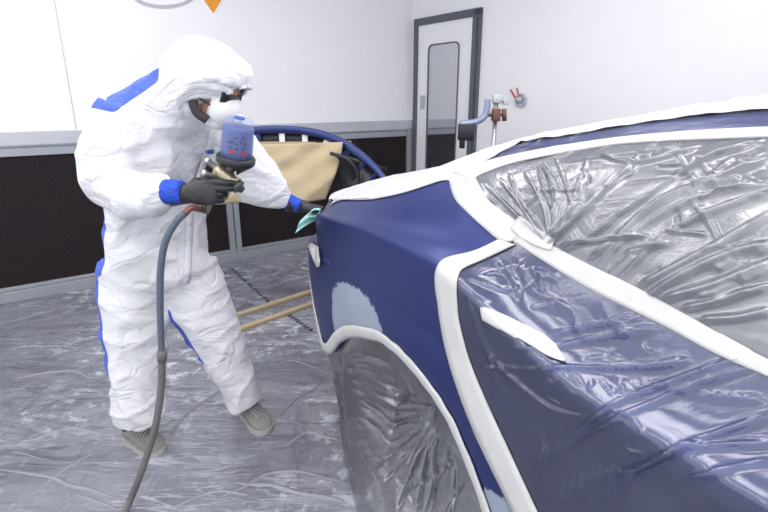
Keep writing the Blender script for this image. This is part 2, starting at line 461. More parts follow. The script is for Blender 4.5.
m.box((a + b) / 2 + Vector((0, 0, .02)), (abs(b.x - a.x), .06, abs(a.z - b.z) * .75), None, .008); m.box(Vector((a.x + .03, ys - .05, b.z + .03)), (.035, .05, .09), None, .005); m.build('black_block', M['black'], cs)

# ceiling lamps
k = 0
for cx in (-3.2, -1.9, -.6, .7, 2.0, 3.3):
    for cy in (-.5, 1.1, 2.7, 4.3, 5.9):
        if (Vector((cx, cy, 0)) - P0).dot(WN) < .75 or (Vector((cx, cy, 0)) - CORNER).dot(N2) < .75: continue
        t = empty('ceiling_lamp', (cx, cy, HC)); tag(t, 'long fluorescent ceiling lamp panel over the booth', 'lamp', 'ceiling lamps')
        m = MB(); m.box((cx, cy, HC - .03), (.6, 1.3, .05), None, .005); m.build('housing', M['housing'], t, False)
        m = MB(); m.box((cx, cy, HC - .058), (.5, 1.2, .008)); m.build('diffuser', M['tube'], t, False)

# ------------------------------------------------------------------ floor things
for i, (A, B) in enumerate((((238, 316.5), (330, 287)), ((238, 331.5), (330, 299)))):
    a, b = onfloor(*A), onfloor(*B); dr = (b - a).normalized(); R = Matrix((dr, Vector((0, 0, 1)).cross(dr), Vector((0, 0, 1)))).transposed()
    m = MB(); m.box((a + b) / 2 + Vector((0, 0, .012)), ((b - a).length, .045, .024), R, .003)
    o = m.build('wooden_batten', M['wood'], None, False)
    tag(o, ['pale wooden batten on the floor, the one farther from the camera', 'pale wooden batten on the floor, the one nearer the camera'][i], 'wooden batten')
for i, (A, B, n) in enumerate((((231, 268), (270, 303), 13), ((289, 315), (312, 331), 8))):
    a, b = onfloor(*A), onfloor(*B); dr = (b - a).normalized(); sd = Vector((0, 0, 1)).cross(dr); L = (b - a).length
    fp = empty('floor_print', a); kk_ = [0]
    for j in range(n):
        m = MB()
        p = a + dr * L * (j + .5) / n; R = Matrix((dr, sd, Vector((0, 0, 1)))).transposed()
        wd = L / n * .7
        m.box(p + Vector((0, 0, .0015)), (wd, .008, .001), R)
        m.box(p + sd * random.choice((-.012, .012)) + Vector((0, 0, .0015)), (wd * .8, .008, .001), R)
        m.box(p + dr * random.uniform(-.3, .3) * wd + Vector((0, 0, .0015)), (.009, .034, .001), R)
        m.build('character', M['ink'], fp, False)
    o = fp
    tag(o, ['line of black printed characters on the floor film below the wall post', 'short line of black printed characters on the floor film beside the bumper'][i], 'printed marking')

# floor film: raised creases, their highlight put into a paler colour
def crease(pts, h, wd):
    P = crom([onfloor(u, v) for u, v in pts], 14); n = len(P); vs = []; P = [p + Vector((noise.noise(p * 6), noise.noise(p * 6 + Vector((9, 0, 0))), 0)) * .035 for p in P]
    for i, p in enumerate(P):
        t = (P[min(i + 1, n - 1)] - P[max(i - 1, 0)]).normalized(); s = Vector((0, 0, 1)).cross(t); k = math.sin(PI * i / (n - 1)) ** .5 + .02
        jit = random.uniform(.7, 1.2)
        for q, hh in ((-1, 0.0004), (-.4, .6), (0, 1), (.35, .5), (1, 0.0004)):
            vs.append(p + s * q * wd * k * jit + Vector((0, 0, hh * h * k * jit + .0006)))
    return vs, grid_faces(n, 5)
cm = MB()
CR = [((0, 322), (40, 314), (95, 297)), ((0, 331), (50, 318), (100, 308)), ((232, 265), (270, 262), (312, 249)), ((240, 285), (280, 272), (312, 262)), ((262, 290), (290, 280), (312, 276)),
      ((165, 440), (190, 410), (230, 385)), ((0, 470), (60, 480), (115, 500)), ((20, 440), (70, 430), (118, 436)), ((235, 480), (290, 492), (350, 505)),
      ((220, 500), (280, 470), (345, 480)), ((270, 420), (300, 400), (330, 372)), ((255, 345), (290, 342), (325, 350)), ((265, 365), (300, 362), (330, 374)), ((10, 380), (60, 372), (105, 378)),
      ((0, 350), (50, 345), (100, 352)), ((160, 480), (210, 470), (260, 455)), ((170, 505), (220, 492), (250, 498)), ((280, 445), (310, 432), (338, 440)), ((30, 505), (60, 470), (100, 450))]
for c_ in CR:
    cm.add(*crease(c_, random.uniform(.004, .010), random.uniform(.006, .013)))
for i in range(34):
    u, v = random.uniform(0, 340), random.uniform(315, 508); a = random.choice((-.25, .2, .5, -.7)) + random.uniform(-.2, .2); L = random.uniform(15, 55)
    cm.add(*crease(((u, v), (u + L * .5 * math.cos(a), v + L * .5 * math.sin(a) * .7 + random.uniform(-3, 3)), (u + L * math.cos(a), v + L * math.sin(a) * .7)), random.uniform(.001, .004), random.uniform(.003, .006)))
o = cm.build('film_creases', M['crease']); tag(o, 'raised creases in the grey plastic film laid over the floor', 'plastic film', None, 'stuff')

# ------------------------------------------------------------------ CAR  (X forward, Y toward the camera side; local y = -Y)
OX, OY = 1.05, 1.70; FC = Vector((.5, -math.sqrt(.75), 0)); NC = Vector((-math.sqrt(.75), -.5, 0))
car_o = FC * (-OX) + NC * (-OY)
car = empty('car', car_o, -math.radians(60))
tag(car, 'dark blue car masked with white tape and plastic film, being refinished', 'car')
def carw(X, Y, Z): return car_o + FC * X + NC * Y + Vector((0, 0, Z))
def tocar(p): q = Vector(p) - car_o; return np.array([q.dot(FC), q.dot(NC), q.z])
def se(W, xs, L, p, X): 
    s = np.clip((xs - X) / L, 0, 1); return W * (1 - s ** p) ** (1 / p)
I = lambda xs, ys: (lambda X: np.interp(X, xs, ys))
def smooth_i(xs, ys, sg=.04):
    def f(X):
        X = np.asarray(X, float); return sum(w_ * np.interp(X + d_ * sg, xs, ys) for d_, w_ in ((-1.5, .1), (-.75, .2), (0, .4), (.75, .2), (1.5, .1)))
    return f
crease_z = smooth_i([-1.3, -1.0, -.7, -.43, -.22, -.05, .045, .167, .274, .465, .62, .82, 1.6, 2.8, 3.7], [.93, .97, 1.03, 1.054, 1.052, 1.052, 1.050, 1.022, .984, .935, .926, .926, .92, .88, .70])
belt_z = smooth_i([-1.3, -1.0, -.82, -.631, -.468, -.291, -.208, -.141, -.084, -.023, .016, .1, .193, .375, .522, .631, .739, 1.6, 2.6, 3.2, 3.7], [1.03, 1.035, 1.057, 1.091, 1.122, 1.17, 1.202, 1.227, 1.239, 1.236, 1.209, 1.174, 1.151, 1.127, 1.110, 1.091, 1.073, 1.05, 1.0, .93, .78], .02)
belt_Y = smooth_i([-1.3, -.3, -.1, .1, .3, 1, 2, 2.8, 3.7], [.92, .86, .80, .80, .83, .86, .86, .82, .78])
rear_z = I([0, .14, .3, .46, .71, .88], [1.10, 1.10, 1.08, 1.055, 1.045, 1.035])
# arch outline (taped edge) from side, X -> Z
AX = [-.70, -.62, -.52, -.40, -.268, -.145, -.039, .056, .126, .194, .26, .33, .40]
AZ = [.44, .53, .60, .655, .687, .687, .668, .637, .600, .536, .462, .36, .22]
arch_z = I([-1.3, -1.1, -.95, -.84, -.77] + AX + [.44, 2.15], [.70, .66, .60, .50, .42] + AZ + [.20, .20])

NF = 60
phis = np.linspace(0, PI / 2, NF)
xf = np.concatenate([np.linspace(-.24, .9, 115)[1:], np.linspace(.9, 2.75, 60)[1:]])
fr_ph = np.linspace(0, PI / 2, 30)[1:]
def plan_cols(W, xs, L, p, Wf=None):
    """columns: rear centre -> right side -> front centre"""
    X = [xs - L * math.cos(a) ** (2 / p) for a in phis]; Y = [W * math.sin(a) ** (2 / p) for a in phis]
    sx = -.25
    X += list(xs + (xf - sx) * (2.75 - xs) / (2.75 - sx)); Y += [W] * len(xf)
    X += [2.75 + .95 * math.sin(a) ** (2 / 2.6) for a in fr_ph]; Y += [W * math.cos(a) ** (2 / 2.6) for a in fr_ph]
    return np.array(X), np.array(Y)
NCOL = NF + len(xf) + len(fr_ph)
def front_drop(X): return np.clip((X - 2.75) / .95, 0, 1)
rows = []
bX, bY = plan_cols(.935, -.28, .95, 4)
bz = arch_z(bX) ; bz = np.where(bX > 2.2, .25, bz)
def addrow(W, xs, L, zf, p=4, yf=None):
    X, Y = plan_cols(W, xs, L, p)
    if yf is not None: Y = Y / W * yf(X)
    rows.append((X, Y, zf(X)))
cz = crease_z
lo = lambda X: np.where(X > 2.2, .25, arch_z(X))
addrow(.90, -.28, .99, lambda X: lo(X) - .0)
addrow(.93, -.28, 1.01, lambda X: lo(X) + .006)
addrow(.955, -.28, 1.03, lambda X: lo(X) + .03)
topb = .835
for k in (.3, .6, .85): addrow(.960 + .004 * math.sin(k * 3), -.28, 1.04, lambda X, k=k: lo(X) + .03 + k * (np.minimum(topb, cz(X) - .1) - lo(X) - .03))
addrow(.960, -.28, 1.04, lambda X: np.minimum(topb, cz(X) - .1) + 0)
addrow(.961, -.26, .99, lambda X: np.minimum(topb, cz(X) - .1) + .012 + .012 * np.clip((X + .75) / .3, 0, 1))
addrow(.962, -.25, .94, lambda X: np.minimum(topb, cz(X) - .1) + .022 + .022 * np.clip((X + .75) / .3, 0, 1))
addrow(.963, -.25, .945, lambda X: cz(X) - .045)
addrow(.963, -.25, .94, lambda X: cz(X) - .012)
addrow(.955, -.25, .938, lambda X: cz(X))
def shelf(k, sag):
    X, Yb = plan_cols(.955, -.25, .938, 4); X2, Y2 = plan_cols(1, -.25, .92, 4); Y2 = Y2 * belt_Y(X2)
    zc = cz(X); zb = np.where(X2 < -.86, rear_z(np.clip(Y2, 0, .88)), belt_z(X2))
    rows.append((X + (X2 - X) * k, Yb + (Y2 - Yb) * k, zc + (zb - zc) * (k - sag)))
shelf(.12, .06); shelf(.3, .14); shelf(.5, .16); shelf(.7, .09); shelf(.87, .035); shelf(.96, .008); shelf(1, 0)
R_ = np.array(rows)              # (nr, 3, nc)
def resample_rows(R, k):
    nr = R.shape[0]; t = np.arange(nr); tt = np.linspace(0, nr - 1, (nr - 1) * k + 1)
    out = np.empty((len(tt),) + R.shape[1:])
    i = np.clip(np.floor(tt).astype(int), 0, nr - 2); f = (tt - i)[:, None, None]
    a = R[np.clip(i - 1, 0, nr - 1)]; b = R[i]; c = R[i + 1]; d = R[np.clip(i + 2, 0, nr - 1)]
    m1 = (c - a) / 2; m2 = (d - b) / 2
    return (2 * f ** 3 - 3 * f ** 2 + 1) * b + (f ** 3 - 2 * f ** 2 + f) * m1 + (-2 * f ** 3 + 3 * f ** 2) * c + (f ** 3 - f ** 2) * m2
RB = resample_rows(R_, 2)
nrb = RB.shape[0]
def carverts(A, side=1):     # A: (nr,3,nc) -> local coordinates
    V = A.transpose(0, 2, 1).reshape(-1, 3).copy(); V[:, 1] *= -side; return V
def carobj(name, A, mat, flip=False, mirror=True, parent=car):
    V = carverts(A); f = grid_faces(A.shape[0], A.shape[2], False, flip)
    vs = [tuple(v) for v in V]
    if mirror:
        n = len(vs); vs += [(x, -y, z) for x, y, z in vs]; f = f + [tuple(i + n for i in q[::-1]) for q in grid_faces(A.shape[0], A.shape[2], False, flip)]
    o = link(name, vs, f, mat, parent, True, True)
    if mirror:
        bm = bmesh.new(); bm.from_mesh(o.data); bmesh.ops.remove_doubles(bm, verts=bm.verts[:], dist=.0008); bm.to_mesh(o.data); bm.free()
    return o
body = carobj('body', RB, M['paint'])

# roof / deck height field
ew = smooth_i([-1.2, -.3, -.175, -.117, -.044, .105, .288, .431, .592, 1.8, 2.7, 3.7], [.92, .86, .79, .735, .706, .670, .666, .663, .660, .64, .80, .78], .012)
ez = smooth_i([-1.0, -.82, -.631, -.468, -.291, -.208, -.141, -.117, -.044, .105, .288, .431, .592, 1.0, 1.7, 2.2, 2.75, 3.7], [1.035, 1.057, 1.091, 1.122, 1.17, 1.202, 1.227, 1.236, 1.271, 1.307, 1.347, 1.367, 1.383, 1.405, 1.36, 1.20, 1.0, .78], .015)
z0 = smooth_i([-1.17, -.9, -.67, -.4, -.19, 0, .24, .48, 1.0, 1.5, 2.0, 2.75, 3.7], [1.10, 1.13, 1.185, 1.28, 1.338, 1.381, 1.428, 1.464, 1.495, 1.49, 1.38, 1.05, .82], .05)
kk = I([-.5, -.1, .3], [2.2, 4.6, 4.4])
Xr = [-.25 - .92 * math.cos(a) ** .5 for a in phis] + list(-.25 + (xf + .25) * 3.0 / 3.0) + [2.75 + .93 * math.sin(a) ** (2 / 2.6) for a in fr_ph]
Yr = [math.sin(a) ** .5 for a in phis] + [1] * len(xf) + [math.cos(a) ** (2 / 2.6) for a in fr_ph]
Xr = np.array(Xr); Yr = np.array(Yr) * ew(Xr)
def roofA(ss, off=0, cols=slice(None)):
    X = Xr[cols]; Y = Yr[cols]; ze = np.where(X < -.86, rear_z(np.clip(Y, 0, .88)), ez(X)); zz = np.maximum(z0(X), ze); out = []
    for s in ss:
        fr_ = 1 - np.power(s, kk(X)); out.append((X + 0 * s, Y * s, ze + (zz - ze) * fr_ + off))
    return np.array(out)
SS = np.concatenate([np.linspace(1, .6, 24), np.linspace(.6, 0, 14)[1:]])
roof = carobj('roof', roofA(SS), M['paint'])

# side glass
Xg = np.concatenate([np.linspace(-.10, .9, 90), np.linspace(.9, 2.45, 30)[1:]])
def glassA(nr=30, off=0, Xg=Xg):
    out = []
    Yb = belt_Y(Xg); zb = belt_z(Xg); Yt = ew(Xg); zt = ez(Xg)
    for t in np.linspace(0, 1, nr):
        bul = .02 * math.sin(PI * t) * np.clip((zt - zb) / .2, 0, 1)
        out.append((Xg, Yb + (Yt - Yb) * t + bul + off, zb + (zt - zb) * t + bul * .4 + off * .4))
    return np.array(out)
carobj('side_window', glassA(), M['glass'])['label'] = 'tinted side window under the masking film'

# combined BVH of the visible skin, world space
def bvh_of(As):
    vs = []; fs = []
    for A in As:
        n = len(vs); V = A.transpose(0, 2, 1).reshape(-1, 3); vs += [carw(*v) for v in V]; fs += [tuple(i + n for i in q) for q in grid_faces(A.shape[0], A.shape[2])]
    return BVHTree.FromPolygons(vs, fs)
SKIN = bvh_of([RB, roofA(SS), glassA()])
def cast(u, v, off=0.0):
    d = ray(u, v).normalized(); h = SKIN.ray_cast(CAM, d)
    if h[0] is None: return None
    n = h[1]; 
    if n.dot(d) > 0: n = -n
    return h[0] + n * off
def resamp(L, n):
    L = [Vector((a, b, 0)) for a, b in L]; d = [0]
    for a, b in zip(L, L[1:]): d.append(d[-1] + (b - a).length)
    out = []; j = 0
    for i in range(n):
        t = d[-1] * i / (n - 1)
        while j < len(L) - 2 and d[j + 1] < t: j += 1
        k = (t - d[j]) / max(d[j + 1] - d[j], 1e-6); out.append(L[j].lerp(L[j + 1], min(max(k, 0), 1)))
    return out
def smooth2(L, k=6):
    return [(p.x, p.y) for p in crom([Vector((a, b, 0)) for a, b in L], k)]
def strip(name, outer, inner, off=.006, th=.004, n=None, mat='tape', m=5, label=None, sm=True, wob=.0):
    if sm: outer, inner = smooth2(outer), smooth2(inner)
    n = n or 60; A = resamp(outer, n); B = resamp(inner, n); vs = []; ok = []
    last = [None] * m
    cols = []
    for a, b in zip(A, B):
        col = []
        for q in range(m):
            p = a.lerp(b, q / (m - 1)); h = cast(p.x, p.y, off)
            col.append(h)
        if any(h is None for h in col):
            good = [h for h in col if h is not None]
            if not good: continue
            # fall back on the nearest hit at the same ray depth
            for q in range(m):
                if col[q] is None:
                    p = a.lerp(b, q / (m - 1)); g = min(((abs(q - r_), h) for r_, h in enumerate(col) if h is not None), key=lambda t: t[0])[1]
                    d = ray(p.x, p.y); col[q] = CAM + d * ((g - CAM).length / d.length)
        cols.append(col)
    vs = [p for c in cols for p in c]
    if wob:
        vs = [p + Vector((0, 0, 1)) * noise.noise(p * 25) * wob for p in vs]
    o = link(name, vs, grid_faces(len(cols), m), M[mat], car); 
    me = o.data; nn = sum((p.normal * p.area for p in me.polygons), Vector())
    if nn.dot(CAM - vs[len(vs) // 2]) < 0:
        me.flip_normals()
    solid(o, th, -1)
    if label: o['label'] = label
    return o

# tape round the rear door
DOOR_L = [(500, 241), (475, 252.5), (447, 260), (439, 268), (437.5, 282), (440.6, 305), (442.5, 320), (450, 357), (465, 402.5), (484, 447.5), (510, 500), (522, 525), (540, 562)]
DOOR_R = [(516, 246), (484, 261), (466, 269), (459.5, 275), (458.5, 289), (459.5, 305), (461, 320), (470.6, 357), (487.5, 399), (510, 447.5), (538, 507.5), (550, 532), (568, 566)]
strip('door_edge_tape', DOOR_L, DOOR_R, .009, .004, 90, label='wide white tape following the rear door gap')
# arch tape
ARC_O = [(331, 337), (336.5, 346), (342, 345), (349, 338), (362, 336.5), (381, 342), (401, 358.5), (420, 381), (439, 406), (454, 429), (469, 466), (484, 504), (492, 530), (500, 560)]
ARC_I = [(327, 350), (334, 357.5), (345, 355), (356, 347), (366, 346.5), (376, 352), (397, 368.5), (415, 388), (431, 411), (444, 436.5), (461, 467), (477, 511), (484, 536), (490, 565)]
# window tapes
strip('window_tip_tape', [(449, 176), (456, 199), (469, 214), (484, 228), (500, 241), (512, 243)], [(476, 177), (478, 184), (490, 202), (505, 213), (519, 222), (532, 231)], .008, .004, 40, m=8, label='wide white tape at the pointed rear end of the side window')
strip('window_sill_tape', [(515, 243), (545, 262), (590, 289), (640, 314), (674, 331), (718, 355), (768, 377), (830, 405)], [(522, 227), (556, 247), (600, 269.5), (644, 291.5), (690, 316), (735, 341.5), (768, 358.5), (830, 388)], .009, .004, 80, m=6, label='long white tape along the foot of the side window')
strip('window_top_tape', [(452, 173), (470, 168), (504.5, 159), (547.5, 150.5), (590.5, 144), (633.5, 139), (698, 134), (768, 131), (830, 130)], [(470, 183), (482, 176), (510, 166), (547.5, 158), (612, 147.5), (660, 143.5), (700, 142), (768, 139.5), (830, 139)], .009, .004, 80, m=6, label='white tape along the top of the side window')
strip('tape_patch', [(513, 231), (523, 217), (540, 229), (558.5, 241)], [(524, 240), (533, 246), (546, 251), (554, 252)], .013, .001, 20, m=10, sm=False, label='square piece of white tape bridging door and window tapes')
strip('trunk_edge_tape', [(331, 206), (340, 201), (355, 200.5), (375, 199.5), (403, 193.5), (425, 186.5), (444, 180.5), (455, 182)], [(336, 199), (345, 195), (360, 193), (378, 191), (403, 185), (425, 178), (444, 172), (456, 172)], .006, .003, 50, m=5, label='white tape along the rear edge of the boot')
strip('handle_mask', [(482.5, 307), (506, 317.5), (545, 336), (556, 345), (562, 354), (566, 362)], [(485, 319), (500, 328), (530, 346), (545, 356), (556, 361), (565, 363.5)], .009, .001, 40, m=8, sm=False, label='white paper strip covering the door handle')

# rear and arch tapes need the skin edge: they sit on the lower lip of the body
def lipstrip(name, outer, label, wid, tt=None, n=80, mat='tape'):
    pts = []
    for p in resamp(smooth2(outer), n):
        h = cast(p.x, p.y, .007)
        if h is None: continue
        pts.append(h)
    return pts
def edge_path():
    """3D path of the taped lower edge, rear corner -> wheel arch -> sill"""
    X = RB[2, 0]; Y = RB[2, 1]; Z = RB[2, 2]; return X, Y, Z
X_, Y_, Z_ = RB[4, 0], RB[4, 1], RB[4, 2]
i0 = int(NF * .30); i1 = int(np.argmin(abs(X_ - .62)))
vs = []; cols = 0
for i in range(i0, i1):
    t = np.array([X_[i + 1] - X_[i - 1], Y_[i + 1] - Y_[i - 1], Z_[i + 1] - Z_[i - 1]]); t /= np.linalg.norm(t)
    nrm = np.array([-(Y_[i + 1] - Y_[i - 1]), (X_[i + 1] - X_[i - 1]), 0.]); nrm /= np.linalg.norm(nrm)
    upv = np.cross(t, nrm); upv = upv * np.sign(upv[2]); 
    c = np.array([X_[i], Y_[i], Z_[i]])
    wv = .046 + .003 * math.sin(i * .9) + .020 * float(np.clip((-.72 - X_[i]) / .12, 0, 1))
    for a in (-.62, -.3, .15, .5):
        q = c + upv * (a * wv) + nrm * (.009 - (.018 if a < -.5 else 0)); vs.append(carw(*q))
    cols += 1
ro = link('wheel_arch_tape', vs, grid_faces(cols, 4), M['tape'], car); ro['label'] = 'white tape along the bumper foot and round the wheel arch'
bm = bmesh.new(); bm.from_mesh(ro.data); bmesh.ops.smooth_vert(bm, verts=bm.verts[:], factor=.5, use_axis_x=True, use_axis_y=True, use_axis_z=True)
bm.to_mesh(ro.data); bm.free(); solid(ro, .003, 0)

# small torn tape flag at the bumper joint
strip('tape_scrap', [(310, 247), (315, 244), (321, 246)], [(320, 267), (322.5, 266), (323, 262)], .014, .002, 10, m=4, sm=False, label='torn scrap of white tape on the bumper corner')

# ---- films -----------------------------------------------------------
def seg_ridges(V, segs):
    """V: (n,3) world; segs: list of (polyline[Vector], width, height); returns displacement"""
    D = np.zeros(len(V))
    for pl, wd, h in segs:
        P = np.array([tuple(p) for p in pl]); best = np.full(len(V), 9.0); par = np.zeros(len(V)); n = len(P) - 1
        for i in range(n):
            a, b = P[i], P[i + 1]; ab = b - a; L = max(ab @ ab, 1e-9); t = np.clip(((V - a) @ ab) / L, 0, 1)
            d = np.linalg.norm(V - (a + t[:, None] * ab), axis=1); m_ = d < best; best[m_] = d[m_]; par[m_] = (i + t[m_]) / n
        tap = np.clip(np.minimum(par, 1 - par) * 6 + .15, 0, 1)
        D += h * tap * np.exp(-(best / wd) ** 2)
    return D
def px_ridges(L, off=0):
    out = []
    for pts, wd, h in L:
        q = [cast(p.x, p.y) for p in crom([Vector((a, b, 0)) for a, b in pts], 4)]; q = [p for p in q if p is not None]
        if len(q) > 1: out.append((q, wd, h))
    return out
def vnormals(A):
    G = A.transpose(0, 2, 1); du = np.gradient(G, axis=1); dv = np.gradient(G, axis=0); n = np.cross(du, dv); n /= np.maximum(np.linalg.norm(n, axis=2, keepdims=True), 1e-9); return n
def film(name, A, mat, segs, base, amp=1.0, keep=None, sgn=1, label=None, nz=.002, nsc=(9, 9, 9)):
    G = A.transpose(0, 2, 1); N = vnormals(A) * sgn; nr, nc = G.shape[:2]
    W = np.array(car_o)[None, None] + G[..., :1] * np.array(FC) + G[..., 1:2] * np.array(NC) + G[..., 2:] * np.array((0, 0, 1.))
    NW = N[..., :1] * np.array(FC) + N[..., 1:2] * np.array(NC) + N[..., 2:] * np.array((0, 0, 1.))
    Wf = W.reshape(-1, 3); D = seg_ridges(Wf, segs) * amp
    nzv = np.array([noise.fractal(Vector((p[0] * nsc[0], p[1] * nsc[1], p[2] * nsc[2])), 1.0, 2.0, 3) for p in Wf]) * nz
    Wf = Wf + NW.reshape(-1, 3) * (base + D + nzv)[:, None]
    f = grid_faces(nr, nc)
    if keep is not None:
        K = keep(G).reshape(-1); f = [q for q in f if all(K[i] for i in q)]
    o = link(name, [tuple(p) for p in Wf], f, M[mat], car)
    bm = bmesh.new(); bm.from_mesh(o.data); bmesh.ops.delete(bm, geom=[v for v in bm.verts if not v.link_faces], context='VERTS'); bm.to_mesh(o.data); bm.free()
    if label: o['label'] = label
    return o
def dense(A, kr, kc, c0, c1):
    A = A[:, :, c0:c1]; A = resample_rows(A, kr); B = resample_rows(A.transpose(2, 1, 0), kc).transpose(2, 1, 0); return B

# door film
DLz = np.array([.2, .391, .514, .616, .70, .797, .888, .96, .992, 1.03, 1.06, 1.09]); DLx = np.array([.50, .42, .355, .235, .153, .083, .043, .018, .014, .021, .06, .12]) + .022
c0 = int(np.argmin(abs(RB[8, 0] + .05))); c1 = int(np.argmin(abs(RB[8, 0] - 1.35)))
DA = dense(RB[1:], 3, 2, c0, c1)
door_px = [([(530, 369), (590, 369), (650, 366), (690, 361)], .004, .009), ([(520, 468), (570, 437), (613, 407), (683, 379), (752, 355)], .0045, .011),
  ([(527, 481), (548, 459), (587, 433), (648, 407), (700, 383), (765, 364)], .004, .009), ([(548, 494), (592, 481), (657, 459), (718, 435), (775, 414)], .0045, .011),
  ([(592, 511), (626, 481), (665, 455), (718, 448), (775, 443)], .004, .010), ([(683, 479), (730, 470), (775, 460)], .004, .007),
  ([(488, 351), (500, 365), (518, 381), (553, 407), (587, 416)], .003, .006), ([(548, 338), (587, 327), (635, 320)], .004, .008),
  ([(486, 366), (510, 368), (535, 369)], .003, .006), ([(552, 350), (600, 338), (655, 328)], .004, .008), ([(470, 300), (480, 330), (492, 360), (500, 390)], .003, .005),
  ([(520, 262), (530, 285), (550, 300)], .003, .007), ([(500, 262), (515, 280), (520, 300)], .003, .006), ([(540, 270), (545, 290), (570, 310)], .003, .006), ([(470, 280), (500, 290), (530, 288)], .003, .006),
  ([(480, 275), (520, 270), (560, 280)], .003, .005), ([(600, 300), (620, 330), (640, 340)], .003, .004), ([(640, 380), (700, 395), (768, 400)], .003, .004), ([(560, 300), (575, 315), (580, 335)], .003, .006),
  ([(500, 400), (505, 430), (530, 450)], .003, .004), ([(540, 420), (545, 450), (540, 490)], .003, .004)]
for i in range(46):
    u, v = random.uniform(470, 640), random.uniform(270, 500); a = random.uniform(-.9, 1.4); L = random.uniform(8, 30)
    door_px.append(([(u, v), (u + L * .5 * math.cos(a) + random.uniform(-3, 3), v + L * .5 * math.sin(a)), (u + L * math.cos(a), v + L * math.sin(a))], .0022, random.uniform(.002, .004)))
film('door_film', DA, 'door_film', px_ridges(door_px), .0035, 1.35, lambda G: (G[..., 0] > np.interp(G[..., 2], DLz, DLx)), -1, 'clear crinkled plastic film over the rear door', .0012, (7, 7, 7))

# window film
Xw = np.concatenate([np.linspace(-.09, 1.15, 330)])
WA = glassA(170, .0, Xw)
win_px = [([(548, 248), (575, 225), (600, 200), (640, 160)], .006, .014), ([(556, 252), (590, 240), (640, 205), (700, 165), (760, 145)], .006, .014),
  ([(560, 246), (620, 240), (650, 236)], .004, .010), ([(590, 262), (620, 240), (660, 205), (720, 180), (775, 160)], .007, .014), ([(600, 265), (650, 225), (700, 200), (775, 185)], .006, .012),
  ([(620, 280), (680, 230), (740, 205), (775, 195)], .007, .016), ([(640, 288), (690, 262), (775, 215)], .007, .014), ([(650, 295), (720, 260), (775, 245)], .008, .016), ([(660, 300), (720, 285), (775, 262)], .008, .014),
  ([(680, 310), (730, 300), (775, 285)], .006, .012), ([(700, 320), (740, 318), (775, 310)], .006, .010), ([(540, 165), (560, 190), (556, 225)], .005, .009),
  ([(552, 245), (530, 215), (500, 180)], .004, .008), ([(550, 245), (515, 212), (484, 185)], .004, .008), ([(553, 245), (545, 205), (525, 172)], .004, .008), ([(554, 245), (556, 200), (545, 165)], .004, .008),
  ([(556, 247), (575, 205), (590, 160)], .005, .010), ([(545, 240), (520, 200), (510, 175)], .003, .007), ([(600, 158), (640, 165), (700, 150)], .005, .008), ([(560, 165), (620, 158), (680, 150)], .004, .006)]
for i in range(70):
    u, v = random.uniform(490, 760), random.uniform(150, 300); a = random.choice((-.6, -.5, -.75, -.2, 1.1)) + random.uniform(-.25, .25); L = random.uniform(15, 70)
    win_px.append(([(u, v), (u + L * .5 * math.cos(a) + random.uniform(-3, 3), v + L * .5 * math.sin(a) + random.uniform(-3, 3)), (u + L * math.cos(a), v + L * math.sin(a))], random.uniform(.0025, .006), random.uniform(.003, .009) * random.choice((1, 1, -.5))))
film('window_film', WA, 'window_film', px_ridges(win_px), .006, 1.0, None, -1, 'crumpled clear plastic film over the side window', .004, (5, 5, 7))

# film over the roof rail and white sheet over roof and boot
cR0 = int(np.argmin(abs(Xr + .13))); cR1 = int(np.argmin(abs(Xr - 1.6)))
RA = dense(roofA(np.linspace(1, .78, 14)), 3, 3, cR0, cR1)
rail_px = [([(488, 160), (520, 148), (560, 134)], .005, .010), ([(500, 160), (530, 149), (545, 140)], .004, .008), ([(520, 156), (560, 146), (590, 130)], .004, .007), ([(505, 163), (540, 155), (600, 142), (680, 128)], .004, .006), ([(560, 150), (640, 130), (768, 118)], .003, .004), ([(640, 137), (700, 128), (768, 126)], .003, .003)]
film('roof_rail_film', RA, 'roof_film', px_ridges(rail_px), .003, 1.0, None, -1, 'clear plastic film over the blue roof rail', .002, (12, 12, 12))
bluetopY = smooth_i([-.6, -.4, -.231, -.12, -.078, .075, .2, .31, .403, .533, 1, 2.0, 2.5], [.86, .72, .66, .62, .584, .563, .558, .556, .554, .55, .54, .55, .6], .02)
SH = []
Xs = Xr; 
for k in np.concatenate([np.linspace(1.0, .9, 8), np.linspace(.9, 0, 26)[1:]]):
    ye = np.where(Xs < -.17, Yr, np.minimum(Yr, np.where(Xs < -.07, Yr + (bluetopY(Xs) - Yr) * np.clip((Xs + .17) / .10, 0, 1), bluetopY(Xs))))
    Y = ye * k; s = np.clip(Y / np.maximum(Yr, 1e-4), 0, 1)
    ze = np.where(Xs < -.86, rear_z(np.clip(Yr, 0, .88)), ez(Xs)); zz = np.maximum(z0(Xs), ze)
    SH.append((Xs, Y, ze + (zz - ze) * (1 - s ** kk(Xs))))
SH = np.array(SH)
roof_px = [([(430, 176), (500, 150), (560, 133)], .005, .009), ([(440, 168), (480, 152), (520, 140)], .005, .008), ([(400, 186), (430, 172), (470, 158)], .005, .008), ([(360, 192), (400, 182), (440, 168)], .006, .008), ([(350, 195), (385, 187), (420, 178)], .004, .006), ([(560, 130), (660, 113), (768, 99)], .004, .005), ([(480, 160), (530, 142), (600, 124)], .004, .007), ([(520, 140), (600, 121), (700, 104)], .004, .005)]
film('roof_masking_sheet', SH, 'sheet', px_ridges(roof_px), .006, 1.0, None, -1, 'white plastic sheet over the roof and boot lid', .004, (14, 14, 14))
ms = SH.copy(); ms[:, 1] *= -1
film('roof_masking_sheet', ms, 'sheet', [], .006, 1.0, None, 1, 'white plastic sheet over the far half of the roof', .004, (14, 14, 14))

